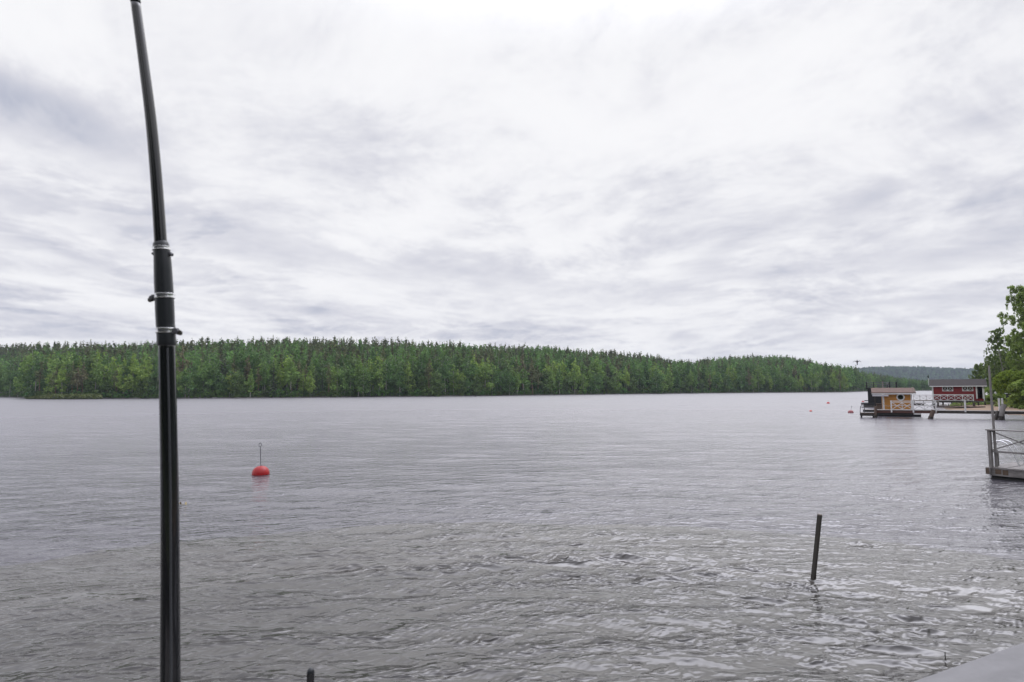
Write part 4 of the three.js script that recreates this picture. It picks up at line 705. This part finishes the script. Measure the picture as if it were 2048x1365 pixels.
// ------------------------------------------------------------------ the near jetty with its railing, pole and ladder
{
  const A = onLevel(1983, 934, 0.33), F = standing(V(A.x, 0, A.z), 33 * DEG), j = thing('jetty', 'grey wooden jetty corner with rusty edge beam at the right edge of the picture', 'jetty', F.origin, F.turn), top = 0.33;
  for (let k = 0; k < 42; k++) part('plank', block(-0.06 + 0.02 * noise(k * 3, 1), 1.9 + 0.02 * noise(k * 2, 6), top - 0.045, top + 0.006 * noise(k * 1.7, 2), 0.02 + k * 0.172, 0.02 + k * 0.172 + 0.16), M.greyWood, j);
  part('beam', block(-0.03, 0.03, top - 0.24, top - 0.046, -0.02, 7.2), M.greyWood, j); part('beam', block(1.78, 1.86, top - 0.24, top - 0.046, 0.06, 7.2), M.greyWood, j);
  const end = part('edge_beam', block(-0.16, 1.9, top - 0.2, top - 0.01, -0.08, 0.015), M.greyWood, j, 'weathered end beam with rusty patches');
  part('rust_plate', [block(-0.15, 0.12, top - 0.19, top - 0.03, -0.088, -0.081), block(-0.168, -0.161, top - 0.19, top - 0.03, -0.07, 0.0)], M.rust, end); part('rust_plate', [block(-0.036, -0.031, top - 0.19, top - 0.06, 0.1, 0.24)], M.rust, j); part('rust_plate', [block(-0.036, -0.031, top - 0.2, top - 0.06, 0.27, 0.4)], M.rust, j);
  for (const [x, z] of [[0.35, 0.4], [1.5, 0.4], [0.35, 3.5], [1.5, 3.5], [0.35, 6.8], [1.5, 6.8]]) part('float', [new THREE.CylinderGeometry(0.26, 0.26, 0.9, 16).rotateX(Math.PI / 2).translate(x, -0.05, z)], M.black, j);
  const rail = thing('railing', 'grey weathered railing with thin steel braces on the near jetty', 'railing', F.origin, F.turn), H = top + 1.03, M2 = top + 0.46;
  part('post', block(-0.075, 0.055, top - 0.04, H, -0.02, 0.045), M.greyWood, rail); part('post', block(-0.05, 0.05, top, H, 1.3, 1.39), M.greyWood, rail); part('post', block(-0.05, 0.05, top, H, 2.7, 2.79), M.greyWood, rail);
  part('rail', block(-0.11, 0.06, H, H + 0.03, -0.05, 4), M.greyWood, rail); part('rail', block(-0.03, 0.03, M2 - 0.05, M2, 0.046, 4), M.greyWood, rail);
  for (const z of [0.05, 1.4]) { part('brace', beam(V(0.02, H - 0.02, z), V(0.02, M2 + 0.01, z + 1.26), 0.03, 0.03), M.greyWood, rail); part('brace', beam(V(-0.02, M2 + 0.01, z), V(-0.02, H - 0.02, z + 1.26), 0.03, 0.03), M.greyWood, rail); }
  part('stub_rail', block(0.056, 0.42, M2 - 0.06, M2 - 0.01, 0, 0.045), M.stubWood, rail); part('stub_post', block(0.36, 0.45, top, M2 - 0.06, -0.005, 0.05), M.stubWood, rail);
  const pole = thing('pole', 'tall thin grey pole rising behind the jetty railing post, leaning left', 'pole', F.origin, F.turn), tip = F.at(1979, 737, -0.1); part('shaft', rod(V(0.09, top - 0.04, 0.1), V(tip.x, tip.y - 0.02, 0.1), 0.036, 0.028, 12), M.greyWood, pole); part('tip', rod(V(tip.x, tip.y - 0.02, 0.1), V(tip.x, tip.y + 0.08, 0.1), 0.026, 0.014, 12), M.greyWood, pole);
  const lad = thing('bathing_ladder', 'white metal bathing ladder with two arched handles on the near jetty', 'ladder', F.origin, F.turn);
  for (const x of [0.75, 1.15]) part('handle', tube([V(x, top, 0.42), V(x + 0.04, top + 0.42, 0.26), V(x + 0.06, top + 0.62, 0.12), V(x + 0.08, top + 0.68, -0.06), V(x + 0.08, top + 0.6, -0.24), V(x + 0.06, top + 0.2, -0.3), V(x + 0.06, -0.3, -0.32)], 0.02, 50, 10), M.alu, lad);
  for (const y of [-0.2, 0.05]) part('rung', rod(V(0.82, y, -0.31), V(1.22, y, -0.31), 0.018), M.alu, lad);
}

// ------------------------------------------------------------------ post, twig and leaf in the near water
{
  const b = onLevel(1626.5, 1163), t = P(1640, 1029, -b.z - 0.02), d = t.clone().sub(b), post = thing('post', 'slanting square grey brown post standing alone in the water at lower right', 'post', b), at = (k) => V(d.x * k, d.y * k, d.z * k);
  part('shaft', beam(at(-0.5), at(0.985), 0.045, 0.044, 0.5), matt(0.07, 0.064, 0.055, woodGrain, { bumpMap: woodGrain, bumpScale: 0.004 }), post); part('worn_top', beam(at(0.985), at(1), 0.043, 0.042, 0.5), M.paleWood, post); part('wet_foot', beam(at(-0.3), at(0.1), 0.048, 0.047, 0.5), M.wetWood, post);
  const w = onLevel(1892, 1329), k = P(1892, 1305, -w.z).y, twig = thing('twig', 'thin dark twig sticking out of the water by the grey panel', 'twig', w); part('stem', tube([V(0.012, -0.2, 0), V(0.008, 0, 0), V(-0.006, k * 0.5, 0.01), V(0.0, k, 0)], 0.0042, 20, 6), M.wetWood, twig); part('side_shoot', tube([V(-0.006, k * 0.72, 0.01), V(-0.018, k * 0.78, 0.015)], 0.0025, 6, 5), M.wetWood, twig);
  const l = onLevel(362, 1011), leaf = thing('floating_leaves', 'clump of floating tan leaves just right of the black pole', 'leaves', V(l.x, 0.02, l.z)); for (let i = 0; i < 5; i++) { const s = new THREE.Shape(); s.moveTo(0, -0.05); s.quadraticCurveTo(0.035, 0, 0, 0.06); s.quadraticCurveTo(-0.035, 0, 0, -0.05); part('leaf', new THREE.ExtrudeGeometry(s, { depth: 0.004, bevelEnabled: false }).rotateX(-1.3 + 0.3 * i % 0.8).rotateY(i * 1.7).translate(0.05 * (i - 2), 0.012 * (i % 3), 0.03 * Math.sin(i * 4)), matt(0.34, 0.27, 0.13), leaf); }
}

// ------------------------------------------------------------------ buoys
{
  function buoy(px, pyWater, R, label, color, { rod: h = 0.7, lean = 0, sink = 0.12, ring = true } = {}) {
    const b = onLevel(px, pyWater), o = thing('mooring_buoy', label, 'buoy', V(b.x, 0, b.z)), m = new THREE.MeshPhysicalMaterial({ color: new THREE.Color().setRGB(...color), roughness: 0.38, map: grime }), profile = [];
    for (let i = 0; i <= 30; i++) { const a = -Math.PI / 2 + Math.PI * i / 30, flat = 0.94; profile.push(new THREE.Vector2(Math.max(0.0001, R * Math.pow(Math.cos(a), 0.86)), R * flat * Math.sin(a) + R * sink)); }
    part('float', new THREE.LatheGeometry(profile, 40), m, o);
    part('waterline_band', new THREE.LatheGeometry([[R * 0.985, -0.25 * R], [R * 1.006, -0.06 * R], [R * 1.012, 0.03 * R], [R * 1.0, 0.06 * R]].map(([x, y]) => new THREE.Vector2(x, y)), 40), matt(0.06, 0.018, 0.016, speckle, { roughness: 0.4 }), o, 'dark weedy band at the waterline');
    if (h) { const y = R * (0.94 + sink) - 0.02, tip = V(lean * h, y + h, 0); part('rod', rod(V(0, y - 0.05, 0), tip, 0.012, 0.011, 8), M.thinSteel, o); if (ring) part('ring', new THREE.TorusGeometry(0.045, 0.009, 8, 24).scale(0.9, 1.2, 1).translate(tip.x, tip.y + 0.05, 0), M.thinSteel, o); part('collar', new THREE.CylinderGeometry(0.035, 0.05, 0.04, 14).translate(0, y, 0), m, o); }
    return o;
  }
  buoy(521, 950.5, 0.258, 'big red mooring buoy with a tall ringed rod, nearest of the buoys', [0.43, 0.008, 0.011], { rod: 0.62, lean: -0.06 });
  buoy(1622, 823.5, 0.14, 'tiny orange red float without a rod left of the faded pink buoy', [0.75, 0.07, 0.045], { rod: 0 });
  buoy(1657, 807.8, 0.25, 'small red buoy with a short dark rod, farther out than the faded pink buoy', [0.6, 0.04, 0.03], { rod: 0.3, ring: false });
  buoy(1702, 826.5, 0.27, 'faded pinkish red buoy with a leaning wire, left of the pier', [0.36, 0.1, 0.11], { rod: 0.34, lean: 0.35, ring: true });
  buoy(1726.5, 804.6, 0.22, 'small pink buoy just left of the black raft', [0.6, 0.14, 0.14], { rod: 0.28, ring: false });
}

// ------------------------------------------------------------------ the bird
{
  const c = P(1714.8, 723.6, 62), o = thing('flying_bird', 'dark bird flying with spread bent wings above the far shore at right', 'bird', c), k = 1.25 * 62 / FOCAL, position = [], index = [];
  // one skin: sections from left wing tip over the body to the right wing tip: [x, y, half chord, half thickness]
  const sections = [[-8.3, -1.15, 0.12, 0.03], [-6.2, -0.55, 0.75, 0.08], [-3.4, 0.85, 1.1, 0.14], [-1.4, 0.1, 1.3, 0.3], [-0.6, -0.25, 1.7, 0.6], [0, -0.3, 1.9, 0.75], [0.6, -0.25, 1.7, 0.6], [1.4, 0.2, 1.3, 0.3], [3.3, 1.3, 1.1, 0.14], [5.4, -0.2, 0.75, 0.08], [7.4, -0.7, 0.12, 0.03]], N = 14;
  for (const [x, y, ch, th] of sections) for (let i = 0; i < N; i++) { const a = i / N * 6.283; position.push(x * k, (y + th * 2.2 * Math.sin(a)) * k, Math.cos(a) * ch * k); }
  for (let s = 0; s < sections.length - 1; s++) for (let i = 0; i < N; i++) { const a = s * N + i, b = s * N + (i + 1) % N; index.push(a, b, a + N, b, b + N, a + N); }
  const wings = new THREE.BufferGeometry(); wings.setAttribute('position', new THREE.Float32BufferAttribute(position, 3)); wings.setIndex(index); wings.computeVertexNormals();
  const body = new THREE.LatheGeometry([[0.01, -5.6], [0.75, -5.2], [0.62, -3.8], [0.8, -2.4], [1.05, -0.6], [1.0, 0.6], [0.6, 1.4], [0.62, 1.9], [0.4, 2.4], [0.05, 3.1]].map(([x, y]) => new THREE.Vector2(x * k, y * k)), 16).toNonIndexed();
  const w = wings.toNonIndexed(); w.setAttribute('uv', new THREE.BufferAttribute(new Float32Array(w.attributes.position.count * 2), 2));
  part('body', [body, w], matt(0.05, 0.047, 0.055), o);
}

// ------------------------------------------------------------------ close to the eye: the black pole, the stub and the grey panel, on the landing below the frame
{
  const DECK = 0.9, landing = thing('landing_stage', 'wooden landing stage under the viewpoint', 'landing stage', V(0, DECK, 0));
  for (let k = 0; k < 30; k++) part('plank', block(-2.2, 3.2, -0.05, 0, -1.9 + k * 0.15, -1.9 + k * 0.15 + 0.138), M.greyWood, landing);
  for (const x of [-2, 3]) { part('beam', block(x - 0.06, x + 0.06, -0.25, -0.052, -1.9, 2.6), M.darkWood, landing); for (const z of [-1.7, 2.4]) part('pile', rod(V(x, -2, z), V(x, -0.25, z), 0.1), M.wetWood, landing); }
  const d = 1.32, s = d / FOCAL, at = (px, py, dd = d) => P(px, py, dd);
  const gloss = new THREE.MeshPhysicalMaterial({ color: new THREE.Color().setRGB(0.010, 0.011, 0.014), roughness: 0.13, roughnessMap: grime, ior: 1.65 }), rubber = new THREE.MeshPhysicalMaterial({ color: new THREE.Color().setRGB(0.022, 0.025, 0.03), roughness: 0.32 }), shine = new THREE.MeshStandardMaterial({ color: new THREE.Color().setRGB(0.75, 0.75, 0.76), metalness: 1, roughness: 0.24 });
  const foot = at(341, 1365), base = V(foot.x, DECK, foot.z + 0.02), pole = thing('telescopic_pole', 'tall black telescopic pole with clamped sleeve, slanting up the left side of the picture', 'pole', base);
  // rings given as [px, py, radius in pixels] are set round the pole's bent axis
  function swept(rings, sides = 36, close = true, depth = d) {
    const position = [], index = [], c = rings.map(([px, py, , dd]) => at(px, py, dd ?? depth)), n = rings.length;
    rings.forEach(([, , r], i) => {
      const dir = c[Math.min(n - 1, i + 1)].clone().sub(c[Math.max(0, i - 1)]).normalize(), u = V(1, 0, 0).addScaledVector(dir, -dir.x).normalize(), w = dir.clone().cross(u);
      for (let k = 0; k < sides; k++) { const a = k / sides * 6.283185; const p = c[i].clone().addScaledVector(u, r * s * Math.cos(a)).addScaledVector(w, r * s * Math.sin(a)).sub(base); position.push(p.x, p.y, p.z); }
    });
    for (let i = 0; i < n - 1; i++) for (let k = 0; k < sides; k++) { const a = i * sides + k, b = i * sides + (k + 1) % sides; index.push(a, a + sides, b, b, a + sides, b + sides); }
    if (close) for (const i of [0, n - 1]) { const p = c[i].clone().sub(base), e = position.length / 3; position.push(p.x, p.y, p.z); for (let k = 0; k < sides; k++) { const a = i * sides + k, b = i * sides + (k + 1) % sides; index.push(...(i ? [e, b, a] : [e, a, b])); } }
    const g = new THREE.BufferGeometry(); g.setAttribute('position', new THREE.Float32BufferAttribute(position, 3)); g.setIndex(index); g.computeVertexNormals(); return g;
  }
  const rings = (list) => new THREE.CatmullRomCurve3(list.map(([a, b, c]) => V(a, b, c))).getPoints(list.length * 10).map((q) => [q.x, q.y, q.z]);
  part('tube', swept(rings([[341, 1700, 18.6], [340.4, 1365, 17.6], [339.2, 1000, 16.2], [336, 830, 15.5], [332.8, 684, 14.9]])), gloss, pole);
  part('highlight_strip', swept([[342.4, 1690, 2.6, d - 0.0172], [341.6, 1365, 2.4, d - 0.0166], [340.4, 1000, 2.2, d - 0.0152], [337.6, 830, 2.0, d - 0.0147], [334.4, 696, 1.9, d - 0.0143]], 12), new THREE.MeshPhysicalMaterial({ color: new THREE.Color().setRGB(0.06, 0.064, 0.072), roughness: 0.4 }), pole, 'raised lighter strip standing in for the highlight along the tube');  // added strip: central highlight of the tube put into a lighter colour
  const bottom = at(341, 1700); part('tube', rod(V(0, 0, 0), bottom.sub(base), 0.022, 0.0205, 30), gloss, pole);
  part('sleeve', swept([[332.6, 692, 15.2], [332.6, 691, 17], [332.4, 684, 17.3], [331.2, 655, 16.9], [330.6, 652, 16.9], ...rings([[330.4, 650, 17.0], [329.2, 622, 17.3], [328.3, 598, 17.2], [326.3, 560, 16.9], [325.0, 530, 16.2], [323.6, 508, 15.4], [322.4, 496, 15.2]]), [321.2, 490, 14.6], [320.6, 486, 13.6], [320.4, 485.4, 11.8]]), rubber, pole);
  part('tube', swept(rings([[321.4, 500, 11.7], [320.4, 480, 11.6], [312.2, 360, 11.0], [301.2, 239, 10.3], [286, 120, 9.6], [270.5, 6, 9.0]])), gloss, pole);
  part('collar', swept([[270.6, 5, 9.2], [270.4, 3, 9.9], [267, -25, 9.8], [266.8, -27, 8]]), rubber, pole); part('tube', swept(rings([[267.4, -20, 7.8], [228, -300, 7], [186, -560, 6.4]])), gloss, pole);
  function clamp3(px, py, r, h, tilt, side, label) {
    const c = at(px, py).sub(base), up = V(tilt, 1, 0).normalize(), q = new THREE.Quaternion().setFromUnitVectors(V(0, 1, 0), up), H = h * s, R = r * s, place = (g) => g.applyQuaternion(q).translate(c.x, c.y, c.z);
    const band = part('hose_clamp', place(new THREE.LatheGeometry([[R - 0.001, -H / 2], [R + 0.0012, -H / 2], [R + 0.0016, -H * 0.4], [R + 0.0009, -H * 0.2], [R + 0.0009, H * 0.2], [R + 0.0016, H * 0.4], [R + 0.0012, H / 2], [R - 0.001, H / 2]].map(([x, y]) => new THREE.Vector2(x, y)), 44)), shine, pole);
    const slots = []; for (let k = 0; k < 9; k++) slots.push(new THREE.BoxGeometry(0.0016, H * 0.55, 0.0009).translate(0, 0, R + 0.0012).rotateY(-0.25 + k * 0.12)); part('slots', place(mergeGeometries(slots)), M.thinSteel, band);
    if (side) {
      const g = [new THREE.BoxGeometry(0.009, H * 1.05, 0.011).translate(side * (R + 0.003), -0.001, 0), new THREE.CylinderGeometry(0.0042, 0.0042, 0.015, 14).rotateX(Math.PI / 2).rotateZ(0).translate(side * (R + 0.0075), -0.002, 0)];
      part('screw', place(mergeGeometries(g.map((x) => x.toNonIndexed()))), M.thinSteel, band);
      const wing = new THREE.Shape(); wing.moveTo(0, 0.004); wing.quadraticCurveTo(0.008, 0.0062, 0.0145, -0.001); wing.quadraticCurveTo(0.0155, -0.0065, 0.012, -0.0075); wing.quadraticCurveTo(0.006, -0.0062, 0, -0.0035); wing.lineTo(0, 0.004);
      const wg = new THREE.ExtrudeGeometry(wing, { depth: 0.003, bevelEnabled: true, bevelSize: 0.001, bevelThickness: 0.001, bevelSegments: 2 }).translate(0, 0, -0.0015); if (side < 0) wg.rotateY(Math.PI); part('wing_tab', place(wg.translate(side * (R + 0.002), -H * 0.25, 0)), matt(0.09, 0.085, 0.075, null, { roughness: 0.5, metalness: 0.3 }), band);
    }
    return band;
  }
  clamp3(322.2, 498, 15.3, 7, -0.1, 0); clamp3(328.6, 593, 17.3, 9.5, -0.06, -1); clamp3(331.0, 662, 17.0, 10, -0.03, 1);
  const ear = at(341.5, 509).sub(base), ear2 = at(306.5, 507).sub(base); part('screw', [new THREE.CylinderGeometry(0.0042, 0.0036, 0.008, 14).rotateZ(1.2).translate(ear.x, ear.y, ear.z), new THREE.BoxGeometry(0.007, 0.005, 0.008).translate(ear.x - 0.003, ear.y + 0.002, ear.z)], M.thinSteel, pole); part('screw', [new THREE.CylinderGeometry(0.003, 0.0034, 0.006, 12).rotateZ(-1).translate(ear2.x, ear2.y, ear2.z)], M.thinSteel, pole);
  // rod stub
  const p = at(621, 1345, 1.25), stub = thing('rod_holder', 'short dark rounded rod tip poking up at the bottom edge', 'rod', V(p.x, DECK, p.z)), r = 7.3 * 1.25 / FOCAL, h = P(621, 1334, 1.25).y - DECK;
  part('shaft', new THREE.CylinderGeometry(r, r, h - 0.012, 24).translate(0, (h - 0.012) / 2, 0), gloss, stub); part('rounded_cap', new THREE.SphereGeometry(r, 24, 12, 0, 6.2832, 0, Math.PI / 2).scale(1, 1.3, 1).translate(0, h - 0.012, 0), rubber, stub); part('foot_plate', new THREE.CylinderGeometry(0.05, 0.055, 0.015, 24).translate(0, 0.0075, 0), rubber, stub);
  // grey panel
  const Y = 1.72, a = onLevel(1828, 1365, Y), b = onLevel(2048, 1287, Y), along = b.clone().sub(a).normalize(), side = V(-along.z, 0, along.x), o0 = a.clone().addScaledVector(along, -0.7), turn = Math.atan2(-along.z, along.x);
  const top = thing('grey_panel', 'smooth grey table top corner at the lower right edge', 'table', V(o0.x, DECK, o0.z), turn), shape = new THREE.Shape(), W = 2.0, D = 0.9, rad = 0.08;
  shape.moveTo(rad, 0); shape.lineTo(W - rad, 0); shape.quadraticCurveTo(W, 0, W, rad); shape.lineTo(W, D - rad); shape.quadraticCurveTo(W, D, W - rad, D); shape.lineTo(rad, D); shape.quadraticCurveTo(0, D, 0, D - rad); shape.lineTo(0, rad); shape.quadraticCurveTo(0, 0, rad, 0);
  part('table_top', new THREE.ExtrudeGeometry(shape, { depth: 0.028, bevelEnabled: true, bevelSize: 0.006, bevelThickness: 0.006, bevelSegments: 3, curveSegments: 10 }).rotateX(Math.PI / 2).translate(0, Y - DECK - 0.006, 0), matt(0.19, 0.187, 0.194, grime, { roughness: 0.6 }), top);
  for (const [x, z] of [[0.15, 0.12], [W - 0.15, 0.12], [0.15, D - 0.12], [W - 0.15, D - 0.12]]) part('leg', block(x - 0.025, x + 0.025, 0, Y - DECK - 0.04, z - 0.025, z + 0.025), M.thinSteel, top);
}

// ------------------------------------------------------------------ the wooded bank at the viewer's back, which the glossy pole mirrors
{
  const r = random(808), position = [], index = [], n = 24; for (let i = 0; i <= n; i++) for (let j = 0; j <= 8; j++) { const x = mix(-70, 16, i / n), z = 7 + j * 6; position.push(x, Math.min(3, -0.5 + 0.25 * (z - 7)) + 0.15 * noise(x * 0.3, z * 0.3), z); }
  for (let i = 0; i < n; i++) for (let j = 0; j < 8; j++) { const a = i * 9 + j; index.push(a, a + 1, a + 9, a + 9, a + 1, a + 10); }
  const g = new THREE.BufferGeometry(); g.setAttribute('position', new THREE.Float32BufferAttribute(position, 3)); g.setIndex(index); g.computeVertexNormals();
  const o = shadows(new THREE.Mesh(g, matt(0.08, 0.1, 0.04))); o.name = 'ground_001'; o.userData.kind = 'structure'; o.userData.label = 'grass bank behind the viewpoint'; scene.add(o);
  const spots = []; for (let i = 0; i < 90; i++) spots.push([mix(-60, 45, r()), mix(12, 40, r()), 0.8 + 0.5 * r(), r() * 6.28]);
  for (const [name, k, leafOf, half] of [['bank_wood_crowns', 'crown', LEAF.spruce[0], 0], ['bank_wood_trunks', 'trunk', BARK.dark, 0]]) { const m = shadows(new THREE.InstancedMesh(KIND.alder[1][k], leafOf, spots.length)); m.name = name; m.userData.kind = 'stuff'; m.userData.label = 'wood on the bank behind the viewpoint'; spots.forEach(([x, z, s, t], i) => m.setMatrixAt(i, new THREE.Matrix4().compose(V(x, Math.min(2.5, 0.25 * (z - 8)), z), new THREE.Quaternion().setFromAxisAngle(V(0, 1, 0), t), V(s, s, s)))); scene.add(m); }
  // and the trees that go on along the right bank past the edge of the picture
  const row = []; for (let i = 0; i < 400 && row.length < 80; i++) { const z = mix(-150, 6, r()), x = Math.max(19, -z * 0.86) + mix(6, 55, r() * r()), s = inland(x, z); if (s > 5 && x > -z * 0.86 + 8) row.push([x, z, 0.7 + 0.75 * r(), r() * 6.28]); }
  const fineTree = broadleaf(77, 15, { from: 0.1, width: 0.22, spiky: 0.3, count: 6000, leaf: 0.19, clumpsN: 60 });
  for (const [name, k, leafOf] of [['shore_wood_crowns', 'crown', LEAF.birch[3]], ['shore_wood_trunks', 'trunk', BARK.birch]]) { const m = shadows(new THREE.InstancedMesh(fineTree[k], leafOf, row.length)); m.name = name; m.userData.kind = 'stuff'; m.userData.label = 'trees along the right bank past the edge of the picture'; row.forEach(([x, z, s, t], i) => m.setMatrixAt(i, new THREE.Matrix4().compose(V(x, bank(x, z) - 0.1, z), new THREE.Quaternion().setFromAxisAngle(V(0, 1, 0), t), V(s * 1.2, s, s * 1.2)))); scene.add(m); }
}

renderer.render(scene, camera);
